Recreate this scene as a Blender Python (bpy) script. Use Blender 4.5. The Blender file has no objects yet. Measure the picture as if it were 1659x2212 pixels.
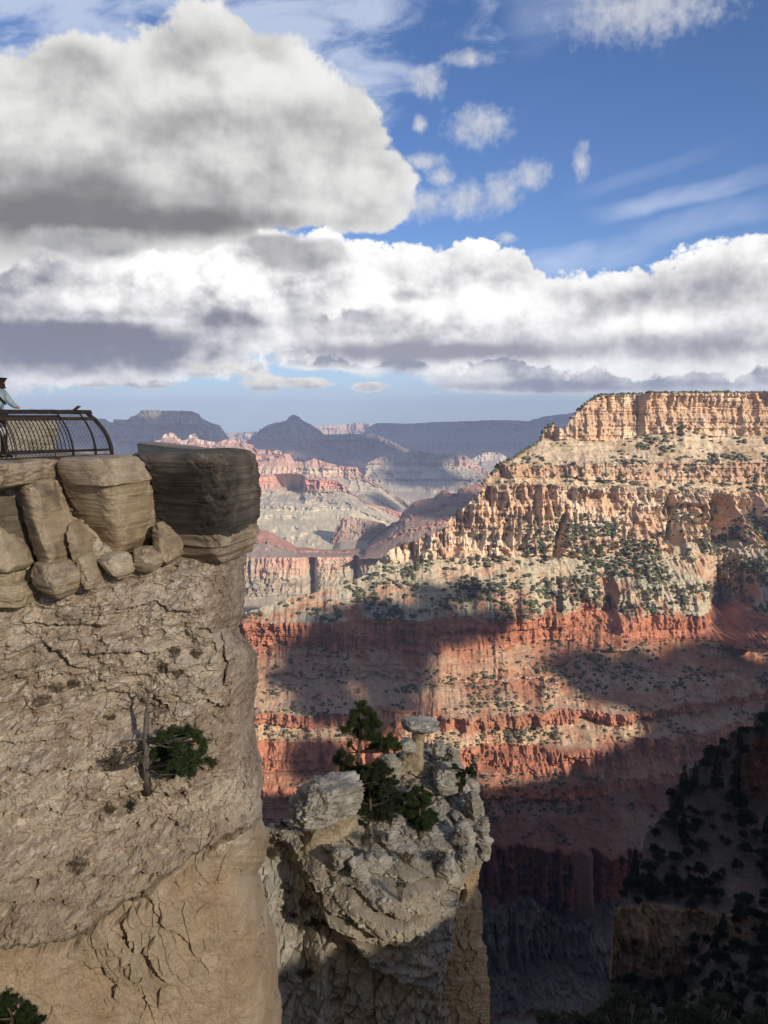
import bpy, math, random, time
import numpy as np
T0 = time.time()
rng = np.random.default_rng(11)
random.seed(5)
scene = bpy.context.scene
COL = scene.collection
# ------------------------------------------------------------------ camera model
F, CX, CY, HOR = 1838.0, 829.5, 1106.0, 900.0
PITCH = math.atan((CY - HOR) / F)
CP, SP = math.cos(PITCH), math.sin(PITCH)

def P(px, py, d):
    """world point seen at photo position (px, py) at distance d along +Y"""
    px, py, d = np.broadcast_arrays(np.asarray(px, float), np.asarray(py, float), np.asarray(d, float))
    xc = (px - CX) / F
    yc = (CY - py) / F
    dy = CP + yc * SP
    dz = -SP + yc * CP
    s = d / dy
    return np.stack([xc * s, d, dz * s], -1)

def slope(py):
    yc = (CY - np.asarray(py, float)) / F
    return -(-SP + yc * CP) / (CP + yc * SP)

def PV(px, py, d):
    return P(px, py, d).reshape(3)

SUN_AZ, SUN_EL = math.radians(38), math.radians(20.5)
SUN = np.array([math.sin(SUN_AZ) * math.cos(SUN_EL), -math.cos(SUN_AZ) * math.cos(SUN_EL), math.sin(SUN_EL)])

# ------------------------------------------------------------------ noise
_T = rng.random((64, 64, 64)).astype(np.float32)
def vnoise(p):
    p = np.asarray(p, np.float64)
    i = np.floor(p).astype(np.int64)
    f = (p - i).astype(np.float32)
    f = f * f * f * (f * (f * 6 - 15) + 10)
    i0 = i & 63
    i1 = (i + 1) & 63
    x0, y0, z0 = i0[..., 0], i0[..., 1], i0[..., 2]
    x1, y1, z1 = i1[..., 0], i1[..., 1], i1[..., 2]
    fx, fy, fz = f[..., 0], f[..., 1], f[..., 2]
    a = _T[x0, y0, z0] * (1 - fx) + _T[x1, y0, z0] * fx
    b = _T[x0, y1, z0] * (1 - fx) + _T[x1, y1, z0] * fx
    c = _T[x0, y0, z1] * (1 - fx) + _T[x1, y0, z1] * fx
    d = _T[x0, y1, z1] * (1 - fx) + _T[x1, y1, z1] * fx
    a = a * (1 - fy) + b * fy
    c = c * (1 - fy) + d * fy
    return a * (1 - fz) + c * fz
_R = np.array([[0.00, 0.80, 0.60], [-0.80, 0.36, -0.48], [-0.60, -0.48, 0.64]])
def fbm(p, octv=4, gain=0.5, ridged=False, seed=0.0):
    """-1..1"""
    q = np.asarray(p, float) + seed * 17.31
    out = 0.0
    amp = 1.0
    tot = 0.0
    for _ in range(octv):
        n = vnoise(q) * 2 - 1
        if ridged:
            n = 1 - 2 * np.abs(n)
        out = out + amp * n
        tot += amp
        amp *= gain
        q = (q @ _R.T) * 2.03 + 3.7
    return out / tot * 1.6
def worley(p, seed=0):
    """F1, F2, cell random"""
    p = np.asarray(p, float)
    i = np.floor(p).astype(np.int64)
    f = (p - i).astype(np.float32)
    sh = p.shape[:-1]
    F1 = np.full(sh, 9.0, np.float32)
    F2 = np.full(sh, 9.0, np.float32)
    ID = np.zeros(sh, np.float32)
    for a in (-1, 0, 1):
        for b in (-1, 0, 1):
            for c in (-1, 0, 1):
                x = (i[..., 0] + a + seed * 7) & 63
                y = (i[..., 1] + b + seed * 13) & 63
                z = (i[..., 2] + c) & 63
                d = (a + _T[x, y, z] - f[..., 0]) ** 2 + (b + _T[y, z, x] - f[..., 1]) ** 2 + (c + _T[z, x, y] - f[..., 2]) ** 2
                m = d < F1
                F2 = np.where(m, F1, np.minimum(F2, d))
                ID = np.where(m, _T[x, (y + 31) & 63, z], ID)
                F1 = np.where(m, d, F1)
    return np.sqrt(F1), np.sqrt(F2), ID
def sstep(a, b, x):
    t = np.clip((x - a) / (b - a), 0, 1)
    return t * t * (3 - 2 * t)
def lerp(a, b, t):
    return a + (b - a) * t
def PL(pts):
    a = np.array(pts, float)
    return lambda x: np.interp(x, a[:, 0], a[:, 1])
def fn(v):
    if callable(v):
        return v
    if isinstance(v, (int, float)):
        return lambda x: np.full(np.shape(x), float(v))
    return PL(v)

# ------------------------------------------------------------------ mesh helpers
def tag(o, label=None, cat=None, group=None, kind=None):
    if label: o['label'] = label
    if cat: o['category'] = cat
    if group: o['group'] = group
    if kind: o['kind'] = kind
    return o

def link(name, me, mat=None, parent=None):
    o = bpy.data.objects.new(name, me)
    COL.objects.link(o)
    if mat is not None and me is not None:
        me.materials.append(mat)
    if parent is not None:
        o.parent = parent
    return o

def raw_mesh(name, V, faces, col=None, smooth=True):
    """faces: (n,k) int array (one k for all)"""
    V = np.ascontiguousarray(V, np.float32).reshape(-1, 3)
    faces = np.ascontiguousarray(faces, np.int32)
    n, k = faces.shape
    me = bpy.data.meshes.new(name)
    me.vertices.add(len(V))
    me.vertices.foreach_set('co', V.ravel())
    me.loops.add(n * k)
    me.loops.foreach_set('vertex_index', faces.ravel())
    me.polygons.add(n)
    me.polygons.foreach_set('loop_start', np.arange(0, n * k, k, dtype=np.int32))
    if smooth:
        me.polygons.foreach_set('use_smooth', np.ones(n, bool))
    me.update(calc_edges=True)
    me.validate()
    if col is not None:
        a = me.attributes.new('tint', 'FLOAT_COLOR', 'POINT')
        c = np.ones((len(V), 4), np.float32)
        c[:, :3] = np.asarray(col, np.float32).reshape(-1, 3)
        a.data.foreach_set('color', c.ravel())
    return me

def grid_faces(R, C, wrap=False):
    r = np.arange(R - 1)[:, None]
    if wrap:
        c = np.arange(C)[None, :]
        c2 = (c + 1) % C
    else:
        c = np.arange(C - 1)[None, :]
        c2 = c + 1
    a = r * C + c
    b = r * C + c2
    d = (r + 1) * C + c2
    e = (r + 1) * C + c
    return np.stack([a, e, d, b], -1).reshape(-1, 4)

def grid_mesh(name, V, col=None, wrap=False, smooth=True):
    R, C = V.shape[:2]
    return raw_mesh(name, V, grid_faces(R, C, wrap), None if col is None else col.reshape(-1, 3), smooth)

class MB:
    """collects boxes / tubes / loose polygons into one mesh"""
    def __init__(s): s.v = []; s.f = []
    def add(s, vs, fs):
        b = len(s.v); s.v += [tuple(map(float, q)) for q in vs]; s.f += [tuple(i + b for i in q) for q in fs]
    def tube(s, pts, r, n=8, cap=True):
        pts = [np.array(p, float) for p in pts]
        rs = r if hasattr(r, '__len__') else [r] * len(pts)
        vs = []; up = None
        for i, p in enumerate(pts):
            t = pts[min(i + 1, len(pts) - 1)] - pts[max(i - 1, 0)]
            t = t / (np.linalg.norm(t) + 1e-9)
            if up is None:
                up = np.cross(t, [0.13, 0.31, 0.94]);
                if np.linalg.norm(up) < 1e-3: up = np.cross(t, [1, 0, 0])
            up = up - t * np.dot(up, t); up /= np.linalg.norm(up) + 1e-9
            w = np.cross(t, up)
            for k in range(n):
                a = 2 * math.pi * k / n
                vs.append(p + (up * math.cos(a) + w * math.sin(a)) * rs[i])
        fs = []
        for i in range(len(pts) - 1):
            for k in range(n):
                fs.append((i * n + k, i * n + (k + 1) % n, (i + 1) * n + (k + 1) % n, (i + 1) * n + k))
        if cap:
            fs.append(tuple(range(n - 1, -1, -1))); fs.append(tuple((len(pts) - 1) * n + k for k in range(n)))
        s.add(vs, fs)
    def sweep(s, pts, A, B, wa, wb):
        """rectangular bar along pts; A,B unit directions, half sizes wa, wb"""
        vs = []
        for p in pts:
            p = np.array(p, float)
            for sa, sb in ((-1, -1), (1, -1), (1, 1), (-1, 1)):
                vs.append(p + np.array(A) * wa * sa + np.array(B) * wb * sb)
        fs = []
        for i in range(len(pts) - 1):
            for k in range(4):
                fs.append((i * 4 + k, i * 4 + (k + 1) % 4, (i + 1) * 4 + (k + 1) % 4, (i + 1) * 4 + k))
        m = (len(pts) - 1) * 4
        fs.append((3, 2, 1, 0)); fs.append((m, m + 1, m + 2, m + 3))
        s.add(vs, fs)
    def box(s, c, ax, ay, az, hx, hy, hz):
        c = np.array(c, float); ax, ay, az = map(np.array, (ax, ay, az)); vs = []
        for k in (-1, 1):
            for sa, sb in ((-1, -1), (1, -1), (1, 1), (-1, 1)):
                vs.append(c + ax * hx * sa + ay * hy * sb + az * hz * k)
        s.add(vs, [(3, 2, 1, 0), (4, 5, 6, 7), (0, 1, 5, 4), (1, 2, 6, 5), (2, 3, 7, 6), (3, 0, 4, 7)])
    def build(s, name, mat, parent=None, smooth=False):
        me = bpy.data.meshes.new(name)
        me.from_pydata(s.v, [], s.f)
        if smooth:
            me.polygons.foreach_set('use_smooth', np.ones(len(s.f), bool))
        me.update()
        return link(name, me, mat, parent)

def empty(name, loc=(0, 0, 0), rz=0.0):
    o = bpy.data.objects.new(name, None)
    o.empty_display_size = 0.3
    o.location = loc; o.rotation_euler = (0, 0, rz)
    COL.objects.link(o)
    return o

def copy_tree(o, parent=None):
    c = o.copy(); COL.objects.link(c)
    if parent is not None: c.parent = parent
    for ch in list(o.children):
        copy_tree(ch, c)
    return c

# ------------------------------------------------------------------ materials
def new_mat(name):
    m = bpy.data.materials.new(name); m.use_nodes = True
    nt = m.node_tree
    b = nt.nodes['Principled BSDF']
    b.inputs['Roughness'].default_value = 0.92
    b.inputs['Specular IOR Level'].default_value = 0.15
    return m, nt, b

def rock_mat(name, scale, bump, vary=0.25, detail=8, tint_vary=None, fine=None):
    """vertex base colour x procedural variation; scale = cycles per metre; bump in metres"""
    m, nt, b = new_mat(name)
    N, L = nt.nodes.new, nt.links.new
    at = N('ShaderNodeAttribute'); at.attribute_name = 'tint'
    geo = N('ShaderNodeNewGeometry')
    n1 = N('ShaderNodeTexNoise'); n1.inputs['Scale'].default_value = scale; n1.inputs['Detail'].default_value = detail
    n1.inputs['Roughness'].default_value = 0.62
    L(geo.outputs['Position'], n1.inputs['Vector'])
    mr = N('ShaderNodeMapRange'); mr.inputs['From Min'].default_value = 0.25; mr.inputs['From Max'].default_value = 0.75
    mr.inputs['To Min'].default_value = 1 - vary; mr.inputs['To Max'].default_value = 1 + vary
    L(n1.outputs['Fac'], mr.inputs['Value'])
    vm = N('ShaderNodeVectorMath'); vm.operation = 'SCALE'
    L(at.outputs['Color'], vm.inputs[0]); L(mr.outputs['Result'], vm.inputs['Scale'])
    outc = vm.outputs['Vector']
    if fine:
        n2 = N('ShaderNodeTexNoise'); n2.inputs['Scale'].default_value = fine; n2.inputs['Detail'].default_value = 4
        n2.inputs['Roughness'].default_value = 0.7
        L(geo.outputs['Position'], n2.inputs['Vector'])
        mr2 = N('ShaderNodeMapRange'); mr2.inputs['From Min'].default_value = 0.3; mr2.inputs['From Max'].default_value = 0.7
        mr2.inputs['To Min'].default_value = 1 - vary; mr2.inputs['To Max'].default_value = 1 + vary
        L(n2.outputs['Fac'], mr2.inputs['Value'])
        vm2 = N('ShaderNodeVectorMath'); vm2.operation = 'SCALE'
        L(outc, vm2.inputs[0]); L(mr2.outputs['Result'], vm2.inputs['Scale'])
        outc = vm2.outputs['Vector']
    L(outc, b.inputs['Base Color'])
    if bump > 0:
        bp = N('ShaderNodeBump'); bp.inputs['Strength'].default_value = 1.0; bp.inputs['Distance'].default_value = bump
        if fine:
            ad = N('ShaderNodeMath'); ad.operation = 'MULTIPLY_ADD'
            ad.inputs[1].default_value = 0.5
            L(n2.outputs['Fac'], ad.inputs[0]); L(n1.outputs['Fac'], ad.inputs[2])
            L(ad.outputs[0], bp.inputs['Height'])
        else:
            L(n1.outputs['Fac'], bp.inputs['Height'])
        L(bp.outputs['Normal'], b.inputs['Normal'])
    return m

def flat_mat(name, rgb, rough=0.9, metal=0.0, vary=0.2, scale=6.0, spec=0.2, obj_var=0.0, bump=0.0, transl=0.0):
    m, nt, b = new_mat(name)
    N, L = nt.nodes.new, nt.links.new
    tc = N('ShaderNodeTexCoord')
    n1 = N('ShaderNodeTexNoise'); n1.inputs['Scale'].default_value = scale; n1.inputs['Detail'].default_value = 5
    L(tc.outputs['Object'], n1.inputs['Vector'])
    mr = N('ShaderNodeMapRange'); mr.inputs['From Min'].default_value = 0.3; mr.inputs['From Max'].default_value = 0.7
    mr.inputs['To Min'].default_value = 1 - vary; mr.inputs['To Max'].default_value = 1 + vary
    L(n1.outputs['Fac'], mr.inputs['Value'])
    sc = mr.outputs['Result']
    if obj_var:
        oi = N('ShaderNodeObjectInfo')
        mo = N('ShaderNodeMapRange'); mo.inputs['To Min'].default_value = 1 - obj_var; mo.inputs['To Max'].default_value = 1 + obj_var
        L(oi.outputs['Random'], mo.inputs['Value'])
        mm = N('ShaderNodeMath'); mm.operation = 'MULTIPLY'
        L(sc, mm.inputs[0]); L(mo.outputs['Result'], mm.inputs[1]); sc = mm.outputs[0]
    vm = N('ShaderNodeVectorMath'); vm.operation = 'SCALE'; vm.inputs[0].default_value = rgb
    L(sc, vm.inputs['Scale'])
    L(vm.outputs['Vector'], b.inputs['Base Color'])
    b.inputs['Roughness'].default_value = rough; b.inputs['Metallic'].default_value = metal
    b.inputs['Specular IOR Level'].default_value = spec
    if bump:
        bp = N('ShaderNodeBump'); bp.inputs['Distance'].default_value = bump
        L(n1.outputs['Fac'], bp.inputs['Height']); L(bp.outputs['Normal'], b.inputs['Normal'])
    return m

def tint_mat(name, rough=0.85):
    m, nt, b = new_mat(name)
    at = nt.nodes.new('ShaderNodeAttribute'); at.attribute_name = 'tint'
    nt.links.new(at.outputs['Color'], b.inputs['Base Color'])
    b.inputs['Roughness'].default_value = rough
    return m
# ------------------------------------------------------------------ camera, sun, world
cam_d = bpy.data.cameras.new('camera')
cam_d.sensor_fit = 'VERTICAL'; cam_d.sensor_height = 36.0; cam_d.lens = F / 2212.0 * 36.0
cam_d.clip_start = 0.1; cam_d.clip_end = 150000
cam = bpy.data.objects.new('camera', cam_d); COL.objects.link(cam)
cam.rotation_euler = (math.pi / 2 - PITCH, 0, 0)
scene.camera = cam

sun_d = bpy.data.lights.new('sun', 'SUN'); sun_d.energy = 4.0; sun_d.angle = math.radians(0.55); sun_d.color = (1.0, 0.88, 0.73)
sun = bpy.data.objects.new('sun', sun_d); COL.objects.link(sun)
from mathutils import Vector
sun.rotation_euler = Vector(SUN).to_track_quat('Z', 'Y').to_euler()
sun.location = (0, 0, 300)

scene.view_settings.view_transform = 'Standard'; scene.view_settings.look = 'None'
scene.view_settings.exposure = 1.0; scene.view_settings.gamma = 1.0

def build_world():
    w = bpy.data.worlds.new('World'); scene.world = w; w.use_nodes = True
    nt = w.node_tree
    for n in list(nt.nodes): nt.nodes.remove(n)
    N, L = nt.nodes.new, nt.links.new
    def setin(sock, v):
        if hasattr(v, 'is_output') or hasattr(v, 'links'): L(v, sock)
        else: sock.default_value = v
    def M(op, a, b=None, c=None, clamp=False):
        n = N('ShaderNodeMath'); n.operation = op; n.use_clamp = clamp
        setin(n.inputs[0], a)
        if b is not None: setin(n.inputs[1], b)
        if c is not None: setin(n.inputs[2], c)
        return n.outputs[0]
    def ss(x, a, b):
        n = N('ShaderNodeMapRange'); n.interpolation_type = 'SMOOTHSTEP'
        setin(n.inputs['Value'], x); n.inputs['From Min'].default_value = a; n.inputs['From Max'].default_value = b
        return n.outputs['Result']
    def vec(x, y, z):
        n = N('ShaderNodeCombineXYZ'); setin(n.inputs[0], x); setin(n.inputs[1], y); setin(n.inputs[2], z); return n.outputs[0]
    def noise(v, scale, detail=6, rough=0.55, dist=0.0, lac=2.0):
        n = N('ShaderNodeTexNoise'); L(v, n.inputs['Vector']); n.inputs['Scale'].default_value = scale
        n.inputs['Detail'].default_value = detail; n.inputs['Roughness'].default_value = rough
        n.inputs['Distortion'].default_value = dist; n.inputs['Lacunarity'].default_value = lac
        return n.outputs['Fac']
    def vor(v, scale, detail=3, rough=0.5):
        n = N('ShaderNodeTexVoronoi'); L(v, n.inputs['Vector']); n.feature = 'SMOOTH_F1'; n.inputs['Scale'].default_value = scale
        n.inputs['Detail'].default_value = detail; n.inputs['Roughness'].default_value = rough; n.inputs['Smoothness'].default_value = 0.35
        n.normalize = True
        return n.outputs['Distance']
    def rgb(c):
        n = N('ShaderNodeRGB'); n.outputs[0].default_value = (*c, 1); return n.outputs[0]
    def mix(f, a, b):
        n = N('ShaderNodeMix'); n.data_type = 'RGBA'; setin(n.inputs['Factor'], f)
        setin(n.inputs[6], a); setin(n.inputs[7], b); return n.outputs[2]
    tc = N('ShaderNodeTexCoord')
    sep = N('ShaderNodeSeparateXYZ'); L(tc.outputs['Generated'], sep.inputs[0])
    x, y, z = sep.outputs
    # compass bearing and elevation of the sky direction, in milli-radian-like units
    az = M('MULTIPLY', M('ARCTAN2', x, y), 1000.0)
    el = M('MULTIPLY', M('ARCSINE', z, clamp=False), 1000.0)
    def azel(px, py):
        v = PV(px, py, 1.0); v = v / np.linalg.norm(v)
        return math.atan2(v[0], v[1]) * 1000, math.asin(v[2]) * 1000
    K = 1000.0 / F
    P0 = vec(az, el, 0.0)
    def blob(px, py, rx, ry):
        ca, ce = azel(px, py)
        sx, sy = 1.0 / (rx * K), 1.0 / (ry * K)
        n = N('ShaderNodeVectorMath'); n.operation = 'MULTIPLY_ADD'; L(P0, n.inputs[0])
        n.inputs[1].default_value = (sx, sy, 0); n.inputs[2].default_value = (-ca * sx, -ce * sy, 0)
        q = N('ShaderNodeVectorMath'); q.operation = 'LENGTH'; L(n.outputs[0], q.inputs[0])
        return q.outputs['Value']
    def envelope(blobs):
        out = None
        for b in blobs:
            g = blob(*b)
            if out is None: out = g
            else:
                n = N('ShaderNodeMath'); n.operation = 'SMOOTH_MIN'; L(out, n.inputs[0]); L(g, n.inputs[1]); n.inputs[2].default_value = 0.3
                out = n.outputs[0]
        return M('MAXIMUM', M('SUBTRACT', 1.0, out), -1.5)
    def field(scale, da, de, seed, stretch):
        """billowy + wispy noise shared by the layers; 0-centred"""
        n = N('ShaderNodeVectorMath'); n.operation = 'MULTIPLY_ADD'; L(P0, n.inputs[0])
        n.inputs[1].default_value = (scale, scale * stretch, 0); n.inputs[2].default_value = (da * scale + seed * 3.1, de * scale * stretch + seed * 7.7, 0)
        v = n.outputs[0]
        w = N('ShaderNodeTexNoise'); w.noise_dimensions = '2D'; L(v, w.inputs['Vector']); w.inputs['Scale'].default_value = 0.9; w.inputs['Detail'].default_value = 4
        wv = N('ShaderNodeVectorMath'); wv.operation = 'MULTIPLY_ADD'; L(w.outputs['Color'], wv.inputs[0]); wv.inputs[1].default_value = (.6, .6, 0); L(v, wv.inputs[2])
        a = N('ShaderNodeTexVoronoi'); a.voronoi_dimensions = '2D'; a.feature = 'SMOOTH_F1'; L(wv.outputs[0], a.inputs['Vector']); a.inputs['Scale'].default_value = 1.0
        a.inputs['Detail'].default_value = 3; a.inputs['Roughness'].default_value = 0.5; a.inputs['Smoothness'].default_value = 0.4; a.normalize = True
        b = N('ShaderNodeTexNoise'); b.noise_dimensions = '2D'; L(v, b.inputs['Vector']); b.inputs['Scale'].default_value = 2.1; b.inputs['Detail'].default_value = 8; b.inputs['Roughness'].default_value = 0.63
        return M('SUBTRACT', 0.42, a.outputs['Distance']), M('SUBTRACT', b.outputs['Fac'], 0.5)
    FIELDS = {}
    def fields(scale, stretch, sdel):
        k = (scale, stretch)
        if k not in FIELDS:
            FIELDS[k] = (field(scale, 0, 0, scale * 100, stretch), field(scale, sdel * .6, sdel, scale * 100, stretch))
        return FIELDS[k]
    sky = N('ShaderNodeTexSky'); sky.sky_type = 'NISHITA'; sky.sun_disc = False
    sky.sun_elevation = SUN_EL; sky.sun_rotation = math.atan2(SUN[0], SUN[1])
    sky.altitude = 2100; sky.air_density = 1.0; sky.dust_density = 0.6; sky.ozone_density = 4.0
    SK = 0.05
    skc = N('ShaderNodeVectorMath'); skc.operation = 'MULTIPLY'; skc.inputs[1].default_value = (.92, 1.03, 1.24); L(sky.outputs[0], skc.inputs[0])
    cur = skc.outputs[0]
    gain = 1.0 / SK           # colours below are given as final radiance
    def C(r, g, b): return rgb((r * gain, g * gain, b * gain))
    # pale air near the horizon
    hz = M('POWER', M('SUBTRACT', 1.0, M('ABSOLUTE', z), clamp=True), 13.0)
    cur = mix(M('MULTIPLY', hz, 0.8), cur, C(.30, .355, .39))
    base_sky = cur
    # cirrus veil (upper left) and streaks (right)
    def streak(px0, py0, px1, py1, wid, strength, cur, seed, freq=0.02):
        a0, e0 = azel(px0, py0); a1, e1 = azel(px1, py1)
        ln = math.hypot(a1 - a0, e1 - e0); ux, uy = (a1 - a0) / ln, (e1 - e0) / ln
        da = M('SUBTRACT', az, a0); de = M('SUBTRACT', el, e0)
        s = M('MULTIPLY_ADD', da, ux, M('MULTIPLY', de, uy))
        t = M('MULTIPLY_ADD', da, -uy, M('MULTIPLY', de, ux))
        nv = vec(M('MULTIPLY', s, 0.18), t, seed)
        nz = noise(nv, freq, 6, 0.6, 0.4)
        bend = M('MULTIPLY', M('SUBTRACT', noise(vec(s, seed, 0.0), 0.012, 2), 0.5), wid * K * 2.0)
        tt = M('MULTIPLY', M('ADD', t, bend), 1.0 / (wid * K))
        band = M('SUBTRACT', 1.0, M('MULTIPLY', tt, tt), clamp=True)
        sn = M('MULTIPLY', s, 1.0 / ln)
        ends = M('MULTIPLY', ss(sn, -0.15, 0.2), M('SUBTRACT', 1.0, ss(sn, 0.7, 1.2)))
        al = M('MULTIPLY', M('MULTIPLY', band, ends), ss(nz, 0.25, 0.75))
        return mix(M('MULTIPLY', al, strength, clamp=True), cur, C(.40, .43, .50))
    veil_e = envelope([(420, 60, 520, 170), (700, 150, 230, 140), (150, 30, 300, 120), (830, 20, 230, 90)])
    vv = vec(M('MULTIPLY_ADD', az, 0.45, M('MULTIPLY', el, 0.2)), M('MULTIPLY_ADD', el, 1.2, M('MULTIPLY', az, -0.25)), 7.0)
    vn = noise(vv, 0.016, 7, 0.62, 0.6)
    va = ss(M('MULTIPLY_ADD', M('SUBTRACT', vn, 0.5), 4.0, M('MULTIPLY', veil_e, 1.0)), -0.2, 1.0)
    cur = mix(M('MULTIPLY', va, 0.72), cur, C(.32, .36, .44))
    cur = streak(1090, 600, 1420, 515, 34, 0.75, cur, 11.0)
    cur = streak(1380, 520, 1680, 430, 30, 0.35, cur, 23.0)
    cur = streak(1300, 470, 1690, 365, 22, 0.55, cur, 31.0)
    cur = streak(1250, 420, 1560, 320, 16, 0.16, cur, 47.0)
    cur = streak(1100, 60, 1330, -30, 70, 0.3, cur, 53.0)
    # cumulus layers: blobs, seed, noise scale, amounts, light/dark colours, base line
    def cumulus(cur, blobs, scale, a_v, a_n, edge, white, grey, base=.8, stretch=1.2, contrast=1.0, alpha=1.0, tone=(), rim=.25):
        """blobs: outline; tone: (px, py, rx, ry, amount) lighter / darker parts of the cloud body"""
        (v0, n0), (v1, n1) = fields(scale, stretch, 0.5 / scale)
        env = envelope(blobs)
        d0 = M('MULTIPLY_ADD', v0, a_v, M('MULTIPLY_ADD', n0, a_n, env))
        al = ss(d0, -edge * 0.3, edge)
        lit = M('MULTIPLY_ADD', M('SUBTRACT', v0, v1), 0.9, M('MULTIPLY', M('SUBTRACT', n0, n1), 0.55))
        sh = M('MULTIPLY_ADD', lit, 1.05 * contrast, base - .16)
        sh = M('MULTIPLY_ADD', BIG, 0.7 * contrast, sh)
        warp = M('MULTIPLY', M('ADD', v0, n0), 0.45)
        for (px, py, rx, ry, k) in tone:
            g = ss(M('ADD', M('SUBTRACT', 1.0, blob(px, py, rx, ry)), warp), -0.05, 1.05)
            sh = M('MULTIPLY_ADD', g, k, sh)
        thin = M('SUBTRACT', 1.0, ss(d0, 0.0, 0.5))
        sh = M('MULTIPLY_ADD', thin, rim, sh)
        col = mix(ss(sh, 0.0, 1.05), rgb([c * gain for c in grey]), rgb([c * gain for c in white]))
        return mix(M('MULTIPLY', al, alpha), cur, col)
    nb = N('ShaderNodeTexNoise'); nb.noise_dimensions = '2D'; nb.inputs['Scale'].default_value = 1.0; nb.inputs['Detail'].default_value = 3
    vb = N('ShaderNodeVectorMath'); vb.operation = 'MULTIPLY'; L(P0, vb.inputs[0]); vb.inputs[1].default_value = (.009, .016, 0); L(vb.outputs[0], nb.inputs['Vector'])
    BIG = M('SUBTRACT', nb.outputs['Fac'], 0.5)
    W1, G1 = (.50, .49, .465), (.085, .085, .095)
    W2 = (.62, .61, .585)
    S1, S2, S3 = 0.045, 0.0175, 0.0095
    WB = (.58, .572, .555)
    # low far clouds above the horizon
    cur = cumulus(cur, [(565, 827, 46, 18), (318, 826, 56, 13), (660, 828, 58, 12), (800, 836, 40, 11), (20, 822, 70, 18), (200, 826, 60, 10), (440, 782, 100, 30), (520, 796, 60, 18)], S1, .8, .6, .3, (.50, .475, .42), (.17, .175, .20), .85, 1.6, .8, tone=[(318, 838, 200, 12, -.3), (660, 842, 300, 12, -.35), (430, 812, 120, 10, -.4)])
    cur = cumulus(cur, [(1000, 770, 300, 44), (1300, 795, 360, 50), (1580, 780, 230, 66), (700, 755, 130, 26), (760, 780, 180, 20), (1200, 832, 240, 18), (1640, 720, 160, 70)], S2, .75, .6, .3, (.50, .495, .48), (.15, .155, .185), .72, 1.5, 1.2,
                  tone=[(800, 775, 330, 26, -.55), (1250, 835, 420, 20, -.45), (1180, 765, 240, 22, -.35), (1400, 780, 160, 26, .2), (980, 800, 160, 14, .25), (1600, 770, 120, 30, .2)])
    # bright bank across the right
    cur = cumulus(cur, [(1010, 660, 165, 116), (1090, 640, 90, 80), (800, 655, 170, 110), (900, 670, 150, 90), (660, 680, 240, 80), (1230, 700, 200, 90), (1420, 690, 220, 100), (1590, 660, 160, 118), (1700, 640, 160, 110), (1500, 730, 280, 56), (960, 735, 330, 40)], S2, .85, .6, .09, WB, (.17, .165, .185), .76, 1.15, .85,
                  tone=[(1000, 640, 200, 90, .35), (800, 610, 150, 60, .3), (880, 640, 110, 18, -.4), (760, 670, 120, 30, -.15), (820, 765, 330, 34, -.75), (1100, 760, 220, 26, -.45), (1330, 650, 140, 40, -.28), (1500, 640, 200, 40, -.3), (1450, 745, 260, 40, -.42), (1620, 700, 90, 30, -.2), (1380, 700, 120, 26, .2), (1560, 605, 120, 30, -.1)])
    # left white bank with its dark base
    cur = cumulus(cur, [(340, 560, 300, 100), (60, 600, 220, 120), (560, 600, 230, 100), (160, 735, 380, 82), (-80, 700, 260, 130), (420, 690, 190, 60), (-60, 540, 160, 80)], S2, .8, .6, .12, WB, (.11, .11, .135), .75, 1.2, .9,
                  tone=[(400, 560, 200, 90, .4), (560, 610, 190, 60, .25), (180, 640, 130, 30, .2), (30, 620, 130, 60, -.35), (190, 535, 120, 40, -.5), (200, 745, 480, 78, -.6), (-40, 740, 250, 100, -.4), (240, 690, 260, 12, .18), (480, 690, 130, 26, -.3), (620, 700, 120, 24, -.3)])
    # big grey-white cloud, upper left
    cur = cumulus(cur, [(40, 280, 220, 110), (200, 235, 170, 120), (430, 205, 150, 140), (560, 225, 130, 120), (680, 330, 160, 130), (785, 400, 110, 78), (350, 370, 420, 130), (200, 430, 420, 80), (-120, 420, 260, 130)], S3, .85, .6, .11, (.45, .445, .43), (.105, .103, .105), .76, 1.2, .68,
                  tone=[(560, 170, 190, 70, .25), (330, 190, 130, 60, .1), (60, 260, 150, 70, .2), (330, 270, 200, 50, -.16), (640, 260, 130, 50, -.12), (480, 330, 110, 50, .15), (740, 380, 150, 60, .12), (120, 400, 330, 50, -.28), (150, 475, 420, 56, -.75), (560, 480, 330, 36, -.4), (300, 430, 260, 40, -.15)])
    cur = cumulus(cur, [(190, 525, 120, 32), (640, 550, 120, 36), (590, 525, 70, 20)], S2, .8, .6, .45, (.34, .335, .33), (.15, .15, .155), .58, 1.3, 1.0, .8, tone=[(190, 535, 120, 24, -.3), (640, 565, 110, 20, -.2)])
    # small torn puffs in the blue
    cur = cumulus(cur, [(922, 175, 36, 26), (1035, 272, 62, 34), (908, 266, 13, 18), (955, 380, 27, 22), (905, 440, 66, 28), (1005, 432, 52, 34), (1085, 415, 38, 36), (1145, 378, 38, 26), (1256, 350, 15, 32), (1400, 15, 140, 52), (1095, 515, 20, 10), (915, 350, 42, 16), (1010, 125, 40, 14)], S1, 1.0, 1.3, 1.1, (.42, .42, .42), (.24, .25, .29), .75, 1.0, 0.6, .72)
    # the rest of the sky dome (behind and beside): scattered clouds of the same kind
    gv = N('ShaderNodeVectorMath'); gv.operation = 'SCALE'; L(tc.outputs['Generated'], gv.inputs[0]); L(M('DIVIDE', 1.0, M('ADD', M('ABSOLUTE', z), 0.18)), gv.inputs['Scale'])
    gn = noise(gv.outputs[0], 0.9, 4, 0.55)
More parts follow.
